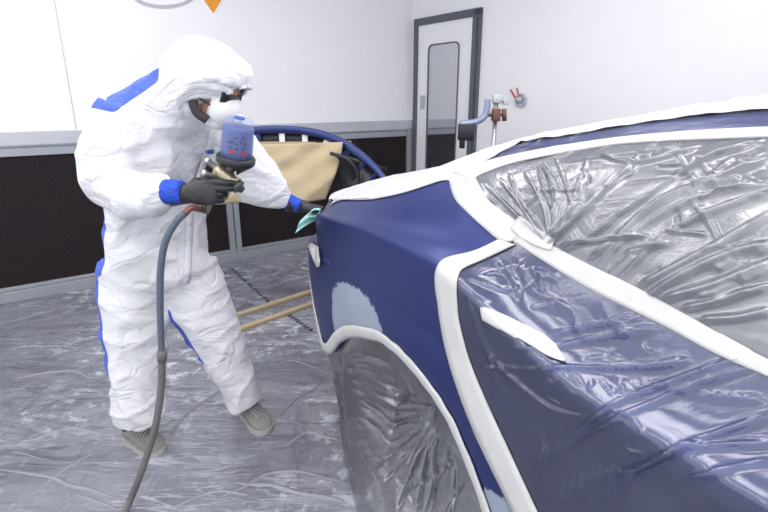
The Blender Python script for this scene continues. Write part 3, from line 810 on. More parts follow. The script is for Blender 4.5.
# hanging film below bumper and arch, down to the floor
X_, Y_, Z_ = edge_path()
i0 = int(NF * .30); ie = int(np.argmin(abs(X_ - 1.3)))
nd = 110; idx = np.linspace(i0, ie, 300); HX = np.interp(idx, np.arange(NCOL), X_); HY = np.interp(idx, np.arange(NCOL), Y_) ; HZ = np.interp(idx, np.arange(NCOL), Z_)
HZ = np.minimum(HZ, 9)
HA = []
fy = I([-1.2, -.9, -.72, -.32, .3, 1.4], [.60, .80, .90, 1.03, 1.10, 1.12]); 
for j in range(nd):
    t = j / (nd - 1)
    fxX = np.where(HX < -.72, -.72 + (HX + .72) * (1 - .25 * t), HX)
    side = HY + (np.maximum(fy(HX), 0) - HY) * (t ** 1.6)
    sink = -.055 * np.sin(PI * min(t * 1.15, 1)) * np.exp(-((HX + .2) / .4) ** 2)
    HA.append((fxX, side + sink, HZ * (1 - t) + .004 * t))
HA = np.array(HA)
SK2 = bvh_of([HA])
def cast2(u, v):
    h = SK2.ray_cast(CAM, ray(u, v).normalized()); return h[0]
arch_px = []
for ang, L in ((150, 60), (165, 70), (178, 62), (192, 48), (128, 80), (112, 95), (100, 100), (92, 95), (140, 90)):
    a = math.radians(ang); c = (434, 416 + (ang - 140) * -.12)
    arch_px.append(([c, (c[0] + L * .5 * math.cos(a) + random.uniform(-3, 3), c[1] + L * .5 * math.sin(a)), (c[0] + L * math.cos(a), c[1] + L * math.sin(a))], .007, .016))
for c, ang, L in (((338, 356), 100, 60), ((338, 356), 85, 90), ((345, 354), 70, 80), ((350, 352), 55, 70), ((372, 352), 60, 60), ((395, 370), 110, 60), ((395, 370), 95, 90), ((415, 392), 150, 70), ((418, 396), 165, 60), ((450, 445), 110, 80), ((455, 455), 95, 70), ((465, 480), 120, 60), ((408, 384), 130, 80), ((331, 356), 80, 130), ((338, 400), 82, 110), ((455, 460), 150, 60), ((445, 440), 165, 70)):
    a = math.radians(ang); arch_px.append(([c, (c[0] + L * .5 * math.cos(a) + random.uniform(-5, 5), c[1] + L * .5 * math.sin(a)), (c[0] + L * math.cos(a), c[1] + L * math.sin(a))], random.uniform(.005, .009), random.uniform(.007, .014)))
for i in range(30):
    u, v = random.uniform(335, 460), random.uniform(370, 490); a = random.uniform(.6, 2.9); L = random.uniform(12, 40)
    arch_px.append(([(u, v), (u + L * .5 * math.cos(a) + 2, v + L * .5 * math.sin(a)), (u + L * math.cos(a), v + L * math.sin(a))], .004, random.uniform(.003, .006)))
segs = []
for pts, wd, h in arch_px:
    q = [cast2(p.x, p.y) for p in crom([Vector((a, b, 0)) for a, b in pts], 4)]; q = [p for p in q if p is not None]
    if len(q) > 1: segs.append((q, wd, h))
film('wheel_arch_film', HA, 'arch_film', segs, .002, 1.0, None, -1, 'smoky grey plastic film hanging from the wheel arch to the floor', .006, (6, 6, 6))

# wheel and liner behind the film
for sx, yy in ((-.22, .70), (-.22, -.70), (2.72, .74), (2.72, -.74)):
    wv = empty('rear_wheel' if sx < 1 else 'front_wheel', (0, 0, 0)); wv.parent = car; wv.location = (sx, -yy, .345); WM[wv.name] = WM['car'] @ Matrix.Translation((sx, -yy, .345))
    c = carw(sx, yy, .345); ax = NC * (1 if yy > 0 else -1)
    m = MB(); m.lathe(c - ax * .12, ax, [(0, .20), (.0, .30), (.02, .335), (.10, .345), (.18, .335), (.21, .29), (.21, .245), (.17, .235)], 40)
    recalc(m.build('tyre', M['rubber'], wv))
    m = MB(); m.lathe(c - ax * .02, ax, [(0, .235), (.09, .24), (.10, .225), (.05, .21)], 40)
    for k in range(5):
        a = k * 2 * PI / 5; e = FC * math.cos(a) + Vector((0, 0, math.sin(a))); m.tube([c + ax * .06, c + ax * .07 + e * .22], [.035, .028], 8)
    m.lathe(c + ax * .02, ax, [(0, .05), (.07, .05), (.075, .03)], 20); recalc(m.build('rim', M['alloy'], wv))
m = MB()
for cx in (-.22, 2.72):
    for sy in (1, -1):
        vs = []; 
        for i in range(25):
            a = PI * (-.12 + 1.24 * i / 24)
            for yy in (.90, .50): vs.append(carw(cx + .43 * math.cos(a), sy * yy, .30 + .43 * math.sin(a)) if False else carw(cx + .46 * math.cos(a), sy * yy, .29 + .385 * math.sin(a)))
        m.add(vs, grid_faces(25, 2)); m.build('wheel_liner', M['liner'], car); m = MB()
m = MB()
bx = carw(1.2, 0, .24); R = Matrix((FC, -NC, Vector((0, 0, 1)))).transposed()
m.box(bx, (4.6, 1.0, .06), R, .01); m.box(carw(1.25, 0, .30), (2.0, 1.7, .10), R, .01); m.build('underbody', M['liner'], car)
# boot plate on the far (rear) side and a dark interior floor so nothing shows through
SKINALL = None

# ------------------------------------------------------------------ bumper on a stand behind the painter
yb = 3.25
bp = empty('spare_bumper', Vector((at(300, 150, yb).x, yb, .9))); tag(bp, 'dark blue loose bumper with slotted edge resting on a stand by the wall', 'bumper')
path = [(215, 134), (235, 129.5), (252, 127), (275, 126), (300, 127), (322, 131), (345, 140), (362, 152), (376, 165), (388, 180)]
pts = []
for i, (u, v) in enumerate(path):
    t = max(0, (u - 300) / 90); pts.append(at(u, v, yb + .25 - .45 * t ** 1.5))
PP = crom(pts, 8); vs = []; n = len(PP)
for i, p in enumerate(PP):
    k = i / (n - 1); t = (PP[min(i + 1, n - 1)] - PP[max(i - 1, 0)]).normalized(); sd = Vector((0, 1, 0)); up = sd.cross(t).normalized()
    if up.z < 0: up = -up
    wtop = .042 * (1 - .45 * max(0, k - .75) / .25)
    prof = [(.09, -.02), (.06, -.004), (.03, .0), (0, -.003), (-.006, -.012), (0, -wtop), (.012, -wtop - .006), (.05, -wtop)]
    for a, b in prof: vs.append(p + sd * a + up * b)
o = link('bumper_shell', vs, grid_faces(n, 8), M['paint2'], bp); solid(o, .004, 0)
m = MB(); vs = []
for i, p in enumerate(PP):
    k = i / (n - 1); h = .12 + .10 * max(0, k - .55); h = h * (1 if k < .93 else .6)
    vs += [p + Vector((0, .04, -.045)), p + Vector((-.10 * k if k > .5 else 0, .06, -.05 - h * .5)), p + Vector((-.20 * k if k > .5 else 0, .05, -.05 - h))]
o = link('bumper_liner', vs, grid_faces(n, 3), M['black'], bp); solid(o, .006, 0)
for u, v in ((258, 139), (282, 137.5), (305, 139), (326, 143), (347, 153), (362, 166), (374, 178)):
    t = max(0, (u - 300) / 90); p = at(u, v, yb + .25 - .45 * t ** 1.5 + .015)
    ang = .0 if u < 315 else (.5 if u < 340 else .8)
    m = MB(); m.box(p, (.038, .008, .062), Matrix.Rotation(ang, 3, 'Y'), .003); o = m.build('mounting_tab', M['white_panel'] if u in (282, 305, 326) else M['paint2'], bp, False)
# inner fender arch of the bumper end
m = MB(); m.tube(crom([at(330, 153, yb - .05), at(348, 160, yb - .05), at(358, 175, yb - .05), at(356, 200, yb - .05), at(345, 222, yb - .05)], 8), .012, 8); m.build('arch_lip', M['black'], bp)
m = MB(); vs = []
for i in range(13):
    t = i / 12; vs += [at(333 + 27 * math.sin(t * 1.7), 152 + 62 * t, yb + .0), at(388 - 22 * t, 168 + 42 * t, yb + .02)]
o = link('inner_panel', vs, grid_faces(13, 2), M['black'], bp); solid(o, .01, 0)

# kraft paper
pa = []; nu, nv = 40, 26
TL, TR, BR, BL = (236, 145), (343, 142), (327, 200), (206, 203)
for j in range(nv):
    for i in range(nu):
        s, t = i / (nu - 1), j / (nv - 1)
        u = (TL[0] * (1 - s) + TR[0] * s) * (1 - t) + (BL[0] * (1 - s) + BR[0] * s) * t; v = (TL[1] * (1 - s) + TR[1] * s) * (1 - t) + (BL[1] * (1 - s) + BR[1] * s) * t
        v += 1.6 * math.sin(s * 9 + 1) * t + (2.5 * math.sin(s * PI) if t > .9 else 0) * .4; u += 2 * math.sin(t * 4) * s
        dd = .02 * math.sin(s * 7 + t * 3) * t + .015 * noise.noise(Vector((s * 5, t * 4, 0))) + .025 * abs(((s + .55 * t) * 3) % 1 - .5)
        pa.append(at(u, v, yb + .08 - dd - .10 * t))
o = link('kraft_paper_sheet', pa, grid_faces(nv, nu), M['paper']); solid(o, .002, 0)
tag(o, 'crumpled tan kraft paper hanging from the loose blue bumper', 'paper sheet')
# stand
st = empty('trestle_stand', Vector((at(300, 150, yb).x, yb, 0))); tag(st, 'wooden trestle stand carrying the loose bumper and kraft paper', 'stand')
xa, xb = at(196, 300, yb + .22).x, at(348, 215, yb + .1).x
za = at(300, 140, yb + .25).z - .01
m = MB(); m.box(((xa + xb) / 2, yb + .27, za - .02), (xb - xa, .035, .035), None, .003); m.build('crossbar', M['wood'], st, False)
for x in (xa, xb):
    m = MB(); m.box((x, yb + .30, za / 2), (.035, .035, za), None, .003); m.build('leg', M['wood'], st, False)
    m = MB(); m.box((x, yb + .25, .02), (.04, .5, .035), None, .003); m.build('foot', M['wood'], st, False)

# ------------------------------------------------------------------ PERSON
pr = empty('person', onfloor(200, 440)); 
tag(pr, 'person in a white hooded coverall with respirator, stooping over the car with a spray gun', 'person')
def remesh(mb, name, vox, mat, parent, smooth=6, fn=None, factor=.5):
    me = bpy.data.meshes.new('tmp'); me.from_pydata([tuple(v) for v in mb.v], [], mb.f); me.update()
    bm = bmesh.new(); bm.from_mesh(me); bmesh.ops.recalc_face_normals(bm, faces=bm.faces[:]); bm.to_mesh(me); bm.free()
    o = bpy.data.objects.new('tmp', me); COL.objects.link(o)
    md = o.modifiers.new('r', 'REMESH'); md.mode = 'VOXEL'; md.voxel_size = vox
    ms_ = o.modifiers.new('s', 'SMOOTH'); ms_.iterations = smooth; ms_.factor = factor
    dg = bpy.context.evaluated_depsgraph_get(); dg.update()
    ev = o.evaluated_get(dg); me2 = bpy.data.meshes.new_from_object(ev)
    V = [v.co.copy() for v in me2.vertices]; N = [v.normal.copy() for v in me2.vertices]; Fc = [tuple(p.vertices) for p in me2.polygons]
    bpy.data.objects.remove(o)
    if fn: V = [v + n * fn(v, n) for v, n in zip(V, N)]
    return V, N, Fc
E_ = lambda *a: at(*a)
# limb tubes ------------------------------------------------
S = MB()
def limb(pts, ra, rb=None, k=5, up=None, n=20):
    P = crom(pts, k); A = cromv(ra, k); Bq = cromv(rb, k) if rb else A
    S.tube(P, A, n, True, Bq, up)
    return P
K = 1 / 250.0
# right leg (image left)
FACE = Vector((.88, -.47, 0)).normalized(); SIDE = Vector((FACE.y, -FACE.x, 0))  # his right = toward image left/front
rleg = [E_(137, 262, 1.98), E_(134, 305, 1.95), E_(136, 345, 1.93), E_(137, 380, 1.90), E_(138, 405, 1.885), E_(139, 422, 1.875)]
limb(rleg, [.150, .140, .122, .108, .112, .098], [.16, .145, .125, .112, .115, .10])
lleg = [E_(184, 268, 2.06), E_(201, 305, 2.05), E_(216, 335, 2.05), E_(229, 365, 2.055), E_(240, 388, 2.06), E_(246, 404, 2.06)]
limb(lleg, [.150, .132, .110, .094, .088, .074], [.15, .135, .112, .098, .09, .078])
# torso
tor = [E_(162, 278, 2.03), E_(160, 250, 2.02), E_(156, 215, 2.0), E_(150, 180, 1.97), E_(149, 152, 1.95), E_(151, 130, 1.93), E_(162, 112, 1.92), E_(180, 96, 1.90)]
limb(tor, [.17, .222, .205, .195, .20, .190, .145, .10], [.15, .165, .155, .165, .175, .165, .135, .10], 5, SIDE, 28)
S.ell(E_(160, 262, 2.02), (.21, .18, .12), None, 20)
# right arm (near) : shoulder, elbow, wrist
rarm = [E_(128, 120, 1.84), E_(114, 140, 1.80), E_(110, 168, 1.77), E_(115, 188, 1.74), E_(130, 197, 1.70), E_(152, 195, 1.67), E_(168, 193, 1.655)]
limb(rarm, [.115, .105, .095, .090, .078, .066, .048], [.115, .11, .10, .09, .075, .066, .048])
# left arm (far)
larm = [E_(196, 122, 2.02), E_(222, 142, 2.08), E_(247, 165, 2.12), E_(258, 182, 2.13), E_(272, 192, 2.14), E_(288, 202, 2.16)]
limb(larm, [.12, .115, .105, .10, .086, .045], [.12, .115, .105, .10, .085, .045])
# neck into the hood
limb([E_(172, 108, 1.90), E_(186, 94, 1.86), E_(200, 84, 1.82)], [.13, .12, .11])

def joint_dist(p):
    return 0
JTS = [(E_(104, 182, 1.75), .14, 1), (E_(252, 178, 2.12), .12, 1), (E_(136, 350, 1.93), .16, .8), (E_(218, 338, 2.05), .14, .8), (E_(138, 418, 1.88), .13, 1.4), (E_(243, 396, 2.06), .12, 1.2), (E_(165, 262, 1.98), .2, .8), (E_(160, 120, 1.85), .16, .7), (E_(150, 200, 1.9), .2, .5), (E_(150, 195, 1.68), .12, .8)]
def wr_fn(v, n):
    j = .55
    for c, r_, a in JTS:
        j += a * math.exp(-((v - c).length / r_) ** 2)
    w3 = noise.noise(v * 2.5)
    q = Vector((v.x * 3.2 + 1.5 * w3, v.y * 3.2, v.z * 5.5 + 1.5 * v.x))
    a = (1 - abs(noise.noise(q)) * 2) ** 2; b = (1 - abs(noise.noise(Vector((v.x * 5 + v.z * 5, v.y * 5, v.z * 8 - v.x * 5)) + Vector((5, 3, 1)))) * 2) ** 3
    c_ = noise.noise(v * 12)
    return (a * .013 + b * .009 + c_ * .002) * j - .011
V, N, Fc = remesh(S, 'coverall', .0095, None, None, 10, wr_fn)
# blue panels: back of the shoulders, back outer strip of each leg, seat
SEG = []
def facebl(c, n):
    z = c.z
    fd = n.dot(FACE)
    if z > 1.32: 
        # yoke across upper back
        d = ray_uv(c)
        return 88 - .0 < d[0] < 158 and d[1] < 112 and (c - E_(125, 95, 1.9)).length < .3 and above(d)
    d = ray_uv(c)
    if z < .98 and z > .35:
        cl_ = leg_center(c)
        rel = (c - cl_); rel.z = 0
        return rel.length > .03 and rel.normalized().dot(FACE) < -.16
    if z >= .98 and z < 1.10:
        rel = c - E_(156, 215, 2.0); rel.z = 0
        return rel.normalized().dot(FACE) < -.22
    return False
def ray_uv(p):
    d = p - CAM; z = d.y * math.cos(TH) - d.z * math.sin(TH); y = d.y * math.sin(TH) + d.z * math.cos(TH)
    return (384 + F * d.x / z, 256 - F * y / z)
RP = crom(rleg, 6); LP = crom(lleg, 6)
def leg_center(c):
    if c.z > .80:
        a = E_(160, 262, 2.02); return Vector((a.x, a.y, c.z))
    a = min(RP, key=lambda p: abs(p.z - c.z)); b = min(LP, key=lambda p: abs(p.z - c.z))
    da = (Vector((a.x, a.y, c.z)) - c).length; db = (Vector((b.x, b.y, c.z)) - c).length
    a = a if da < db else b; return Vector((a.x, a.y, c.z))
# yoke defined by a plane across the back of the shoulders
YN = (Vector((-.55, .30, .78))).normalized(); YC = E_(124, 96, 1.95)
def above(d): return True
def yoke(c, n):
    u, v = ray_uv(c)
    return c.z > 1.3 and u < 159 and v < 107 + (u - 88) * .22 and v < 112 - (u - 114) * .68
wf, bf = [], []
for q in Fc:
    c = sum((V[i] for i in q), Vector()) / len(q); n = (V[q[2]] - V[q[0]]).cross(V[q[3 % len(q)]] - V[q[1]]).normalized() if len(q) == 4 else Vector((0, 0, 1))
    blue = yoke(c, n) if c.z > 1.3 else facebl(c, n)
    (bf if blue else wf).append(q)
# smooth the seam between the white and the blue cloth
def _edges(fs):
    e = set()
    for q in fs:
        for a_, b_ in zip(q, q[1:] + q[:1]): e.add((min(a_, b_), max(a_, b_)))
    return e
# drop stray single patches first
_seam = _edges(wf) & _edges(bf)
_nb = {}
for a_, b_ in _seam: _nb.setdefault(a_, []).append(b_); _nb.setdefault(b_, []).append(a_)
for _ in range(8):
    _new = {i: (V[i] + sum((V[j] for j in js), Vector()) / len(js)) / 2 for i, js in _nb.items()}
    for i, p in _new.items(): V[i] = p
def sub(name, fs, mat, parent):
    used = sorted({i for q in fs for i in q}); mp = {j: i for i, j in enumerate(used)}
    return link(name, [V[i] for i in used], [tuple(mp[i] for i in q) for q in fs], mat, parent)
# inner body: a continuous figure under the clothes
bd = MB()
bd.tube(crom([E_(162, 275, 2.03), E_(156, 215, 2.0), E_(148, 150, 1.95), E_(158, 112, 1.93)], 4), [.13] * 13, 12)
bd.tube(crom([E_(160, 108, 1.92), E_(186, 98, 1.86), E_(204, 92, 1.82)], 4), [.07, .065, .06, .058, .055, .055, .055, .055, .055], 12)
for L_, r_ in ((rleg, .06), (lleg, .055)): bd.tube(crom(L_[:-1], 3), r_, 10)
for L_ in (rarm, larm): bd.tube(crom(L_, 3), [.055 - .02 * i / (3 * (len(L_) - 1)) for i in range(3 * (len(L_) - 1) + 1)], 10)
# head
HF = Vector((.86, -.28, -.42)).normalized(); HU = Vector((.36, -.10, .93)); HU = (HU - HF * HU.dot(HF)).normalized(); HS = HF.cross(HU).normalized()
HR = Matrix((HF, -HS, HU)).transposed()      # x forward, y left, z up
if HR.determinant() < 0: HR = Matrix((HF, HS, HU)).transposed()
HC_ = E_(213, 86, 1.81)
def hp(x, y, z): return HC_ + HR @ Vector((x, y, z))
bd.ell(hp(-.01, 0, .02), (.098, .076, .105), HR); bd.ell(hp(.035, 0, -.055), (.060, .056, .068), HR)
bd.ell(hp(.088, 0, -.028), (.02, .014, .03), HR, 12)            # nose
bd.ell(hp(.075, 0, .012), (.018, .052, .012), HR, 12)           # brow
for s in (-1, 1): bd.ell(hp(-.01, s * .078, -.01), (.02, .010, .032), HR, 12)
bd.ell(hp(.082, 0, -.075), (.014, .026, .010), HR, 12)
V0, N0, F0 = remesh(bd, 'body', .010, None, None, 3)
pbody = link('body', V0, F0, M['skin'], pr)
m = MB()
for s in (-1, 1):
    m = MB(); m.ell(hp(.078, s * .032, -.006), (.012, .014, .009), HR, 12); m.build('eye', M['mask'], pbody)
pass

cover = sub('coverall', wf, M['suit'], pr)
sub('blue_panel', bf, M['suit_blue'], cover)['label'] = 'blue back yoke and trouser side panels'
# hood: a shell open at the face
nh, nw = 44, 72; vs = []
HD = Vector((0, 0, 0))
hoodc = E_(202, 83, 1.825)
HX = HR
for j in range(nh):
    th = PI * (j / (nh - 1)) * .86 + .0
    for i in range(nw):
        ph = 2 * PI * i / nw
        # axis runs from back of skull (j=0) to the face opening (last j)
        a = math.cos(th); r_ = math.sin(th)
        x = -a * .145 + .004; yy = math.cos(ph) * r_ * .118; zz = math.sin(ph) * r_ * .142
        if a < 0: x += .0 + (.040 if zz > .05 else 0) * min(1, -a * 2) * (zz / .1)       # brim pulled forward at the brow
        # the lower half of the opening is pulled back toward the jaw
        if zz < .03: x -= max(0, -a) * min(1, (.03 - zz) / .09) * .12
        p = Vector((x, yy, zz))
        # tail toward the neck
        if zz < -.05 and x < 0: p += Vector((-.03, 0, -.03)) * min(1, (-.05 - zz) / .06)
        w_ = hoodc + HR @ p
        q = Vector((w_.x * 10, w_.y * 10, w_.z * 16)); nn = (w_ - hoodc).normalized()
        w_ += nn * ((1 - abs(noise.noise(q)) * 2) * .008 + noise.noise(w_ * 40) * .003 + .006 * math.sin(ph * 17 + noise.noise(q) * 3) * max(0, (j / nh - .72)) * 3)
        vs.append(w_)
hood = link('hood', vs, grid_faces(nh, nw, True), M['suit'], cover); recalc(hood); solid(hood, .004, 0)
# rim of the hood
m = MB(); m.tube([vs[(nh - 1) * nw + i] for i in list(range(nw)) + [0]], .006, 8); m.build('hood_rim', M['suit'], hood)

# respirator
m = MB(); m.lathe(hp(.045, 0, -.050), (HR @ Vector((1, 0, -.10))), [(0, .062), (.02, .064), (.045, .056), (.065, .040), (.075, .018)], 26); m.ell(hp(.050, 0, -.095), (.045, .05, .035), HR)
resp = recalc(m.build('respirator', M['mask'], pr)); resp['label'] = 'white cup respirator'
m = MB(); m.tube([hp(.122, 0, -.058) , hp(.135, 0, -.060)], .018, 16); m.build('exhale_valve', M['mask'], resp)
m = MB()
sg = HR.determinant()
for s in (-1, 1):
    m.tube(crom([hp(.05, s * .058, -.045), hp(.01, s * .082, -.035), hp(-.05, s * .085, -.02)], 6), .004, 8)
    m.build('strap', M['strap'], resp); m = MB()
    m.tube(crom([hp(.055, s * .06, -.095), hp(.018, s * .080, -.080), hp(-.012, s * .082, -.03), hp(-.02, s * .08, .0)], 6), .015, 10, True, .008); m.build('strap', M['strap'], resp); m = MB()
# beard / hair at jaw seen in hood opening
m = MB()
m.ell(hp(-.012, 0, .026), (.100, .080, .106), HR); 
hr_ = m.build('hair', M['hair'], pbody)
bm = bmesh.new(); bm.from_mesh(hr_.data)
bmesh.ops.delete(bm, geom=[v for v in bm.verts if (HR.transposed() @ (v.co - HC_)).x > -.01 or (HR.transposed() @ (v.co - HC_)).z < -.04 and (HR.transposed() @ (v.co - HC_)).x > -.0], context='VERTS'); bm.to_mesh(hr_.data); bm.free()
# glasses
gl = MB(); vs = []
for j in range(6):
    for i in range(22):
        a = -.85 + 1.7 * i / 21; z = .012 - .030 * j / 5
        drop = .006 * math.cos(a * 3)
        vs.append(hp(.034 + .064 * math.cos(a), .078 * math.sin(a) * 1.0, z + drop * (j / 5 - .5)))
g = link('safety_glasses', vs, grid_faces(6, 22), M['lens'], pr); solid(g, .003, 0); g['label'] = 'dark wraparound glasses'
m = MB()
for s in (-1, 1):
    m = MB(); m.tube([hp(.055, s * .074, .008), hp(-.02, s * .084, .006)], .004, 8); m.build('temple_arm', M['lens'], g)

# zip placket and crotch seams
m = MB()
zp = [(208, 130), (204, 150), (196, 175), (187, 205), (185, 240), (184, 270), (182, 283)]
TR_ = BVHTree.FromPolygons(V, Fc)
def castp(u, v, off=.003):
    d = ray(u, v).normalized(); h = TR_.ray_cast(CAM, d)
    if h[0] is None: return None
    n = h[1] if h[1].dot(d) < 0 else -h[1]; return h[0] + n * off
L = [castp(p.x, p.y) for p in crom([Vector((a, b, 0)) for a, b in zp], 6)]; L = [p for p in L if p is not None]
L2 = [castp(p.x + 7, p.y) for p in crom([Vector((a, b, 0)) for a, b in zp], 6)]
if len(L) > 4:
    A_ = []; 
    for a, b in zip(L, L2):
        if b is None or (a - b).length > .06: continue
        A_ += [a, (a + b) / 2 + (CAM - a).normalized() * .003, b]
    o = link('zip_flap', A_, grid_faces(len(A_) // 3, 3), M['suit'], cover); solid(o, .002, 0)
# small sewn label on the chest
q = [castp(u, v, .006) for u, v in ((205.5, 149), (214, 149), (214, 153), (205.5, 153))]
if all(p is not None for p in q):
    o = link('sewn_label', q, [(0, 1, 2, 3)], M['bluep'], cover, False); o['label'] = 'small blue and white sewn label'; solid(o, .001, 0)

# cuffs
def cuff(a, b, r0, r1, name='cuff'):
    m = MB(); P = crom([a, (a + b) / 2, b], 5); n = len(P); m.tube(P, [r0 + (r1 - r0) * i / (n - 1) + .002 * math.sin(i * 2.4) for i in range(n)], 24); o = m.build(name, M['cuff'], cover); o['label'] = 'bright blue sleeve cuff'; return o
cuff(E_(166, 192, 1.655), E_(183, 192, 1.645), .041, .037)
cuff(E_(283, 199, 2.155), E_(299, 206, 2.165), .036, .030)

# hands ------------------------------------------------------
def hand(W, u, v, w, fingers, thumb, name, sc=1.0, wrist=.032):
    """u finger direction, v thumb side, w palm side"""
    m = MB(); u, v, w = u.normalized(), v.normalized(), w.normalized()
    P = lambda a, b, c: W + (u * a + v * b + w * c) * sc
    m.tube([P(-.06, 0, 0), P(-.02, 0, 0), P(.02, 0, 0)], [wrist * 1.12, wrist, wrist * .95], 14, True, [wrist, wrist * .85, wrist * .65])
    m.tube([P(0, 0, 0), P(.03, .002, .002), P(.065, .0, .002), P(.092, -.002, .002), P(.104, -.002, .004)], [.030, .040, .043, .041, .034], 18, True, [.022, .020, .018, .016, .010], v)
    m.ell(P(.035, .026, .010), (.026, .026, .018), Matrix((u, v, w)).transposed(), 12)
    offs = [.032, .011, -.010, -.030]; lens = [(.042, .026, .022), (.046, .030, .024), (.043, .027, .023), (.034, .021, .020)]; rad = [.0105, .0108, .0104, .0092]
    for k in range(4):
        b = P(.092 - (.006 if k == 3 else 0) - (.003 if k == 0 else 0), offs[k], .002); pts_ = [P(.06, offs[k] * .9, .002), b]; ang = 0; spread = fingers[k][3] if len(fingers[k]) > 3 else 0
        for s_, L_ in zip(fingers[k][:3], lens[k]):
            ang += math.radians(s_); d = (u * math.cos(ang) + w * math.sin(ang) + v * spread).normalized(); pts_.append(pts_[-1] + d * L_ * sc)
        rr = [rad[k] * x * sc for x in (1.1, 1.12, 1.0, .92, .78)]
        # densify for round knuckles
        D = crom(pts_, 4); Rr = cromv(rr, 4); m.tube(D, Rr, 10)
        m.ell(pts_[-1], (rad[k] * .78 * sc,) * 3, None, 8); m.ell(b - w * .002, (rad[k] * 1.15 * sc,) * 3, None, 8)
    tp = [P(.015, .022, .006)] + [P(*q) for q in thumb]; m.tube(crom(tp, 4), cromv([.016 * sc, .0145 * sc, .012 * sc, .0095 * sc][:len(tp)], 4), 10); m.ell(tp[-1], (.0095 * sc,) * 3, None, 8)
    V_, N_, F_ = remesh(m, name, .0028, None, None, 4)
    V_ = [p + Vector((1, 1, 1)).normalized() * 0 + N_[i] * noise.noise(p * 60) * .0012 for i, p in enumerate(V_)]
    return link(name, V_, F_, M['glove'], pr)
# right hand on the gun: fingers toward image right, thumb up, palm away from the camera
ur = (E_(225, 191, 1.62) - E_(186, 194, 1.645)).normalized(); wr_ = Vector((.10, .98, -.12)); wr_ = (wr_ - ur * wr_.dot(ur)).normalized(); vr = wr_.cross(ur).normalized()
if vr.z < 0: vr = -vr
hR = hand(E_(187, 194, 1.645), ur, vr, wr_, [(12, 26, 14, -.12), (24, 36, 20, -.10), (55, 70, 40), (60, 75, 45)], [(.045, .038, .020), (.075, .045, .028), (.100, .042, .034)], 'glove', 1.0, .034)
hR['label'] = 'black glove gripping the spray gun'
# left hand lying on the boot edge
ul = (E_(335, 211, 2.235) - E_(296, 205, 2.165)).normalized(); wl_ = Vector((.12, -.25, -.96)); wl_ = (wl_ - ul * wl_.dot(ul)).normalized(); vl = wl_.cross(ul).normalized()
if vl.dot(Vector((0, -1, 0))) < 0: vl = -vl
hL = hand(E_(300, 206, 2.17), ul, vl, wl_, [(14, 16, 10), (12, 18, 12), (14, 20, 14), (18, 22, 16)], [(.045, .045, .016), (.072, .055, .024), (.095, .050, .030)], 'glove', 1.0, .030)
hL['label'] = 'black glove wiping the boot edge'

# shoes
def shoe(heel, toe, lab):
    d = (toe - heel); d.z = 0; L = d.length; d.normalize(); s = Vector((-d.y, d.x, 0)); m = MB(); n = 20; vs = []
    sec = [(0, .026, .075), (.06, .036, .105), (.2, .040, .105), (.35, .042, .095), (.5, .045, .080), (.65, .050, .066), (.8, .050, .055), (.92, .040, .042), (1, .018, .026)]
    P = []; 
    for t, hw, h in sec:
        for k in range(n):
            a = 2 * PI * k / n; x = math.cos(a); z = math.sin(a)
            P.append(heel + d * (L * t) + s * (hw * (abs(x) ** .75) * (1 if x > 0 else -1)) + Vector((0, 0, .022 + (h - .022) * .5 * (1 + (abs(z) ** .8) * (1 if z > 0 else -1)))))
    f = grid_faces(len(sec), n, True) + [tuple(range(n))[::-1], tuple((len(sec) - 1) * n + k for k in range(n))]
    so = link('shoe', P, f, M['shoe'], pr); recalc(so); md = so.modifiers.new('sub', 'SUBSURF'); md.levels = 1; md.render_levels = 2; so['label'] = lab
    out = []
    for t, hw in [(-.02, .012), (0, .028), (.06, .038), (.2, .041), (.4, .042), (.6, .051), (.8, .053), (.93, .043), (1.0, .024), (1.03, .006)]: out.append((t, hw))
    vs = [heel + d * L * t + s * hw + Vector((0, 0, z)) for z in (.001, .024) for t, hw in out] + [heel + d * L * t - s * hw + Vector((0, 0, z)) for z in (.001, .024) for t, hw in out]
    k = len(out); f = []
    for i in range(k - 1):
        f += [(i, i + 1, k + i + 1, k + i), (2 * k + i, 3 * k + i, 3 * k + i + 1, 2 * k + i + 1), (k + i, k + i + 1, 3 * k + i + 1, 3 * k + i), (i, 2 * k + i, 2 * k + i + 1, i + 1)]
    f += [(0, k, 3 * k, 2 * k), (k - 1, 3 * k - 1, 4 * k - 1, 2 * k - 1)]
    o = link('sole', vs, f, M['sole'], so, False); recalc(o)
    m = MB()
    for i in range(6):
        t = .38 + .06 * i; h = np.interp(t, [q[0] for q in sec], [q[2] for q in sec]) + .004
        c = heel + d * L * t
        m.tube(crom([c + s * .026 + Vector((0, 0, h - .016)), c + d * .008 + Vector((0, 0, h)), c + d * .014 - s * .026 + Vector((0, 0, h - .016))], 4), .0035, 6)
    m.build('laces', M['sole'], so)
    m = MB(); a = heel + d * L * .18 + Vector((0, 0, .098)); m.tube([a - Vector((0, 0, .02)), a + Vector((0, 0, .05))], [.040, .036], 14); m.build('sock', M['strap'], so)
shoe(onfloor(128, 439), onfloor(162, 454), 'grey trainer under the right trouser leg')
shoe(onfloor(244, 411), onfloor(267, 434), 'grey trainer under the left trouser leg')

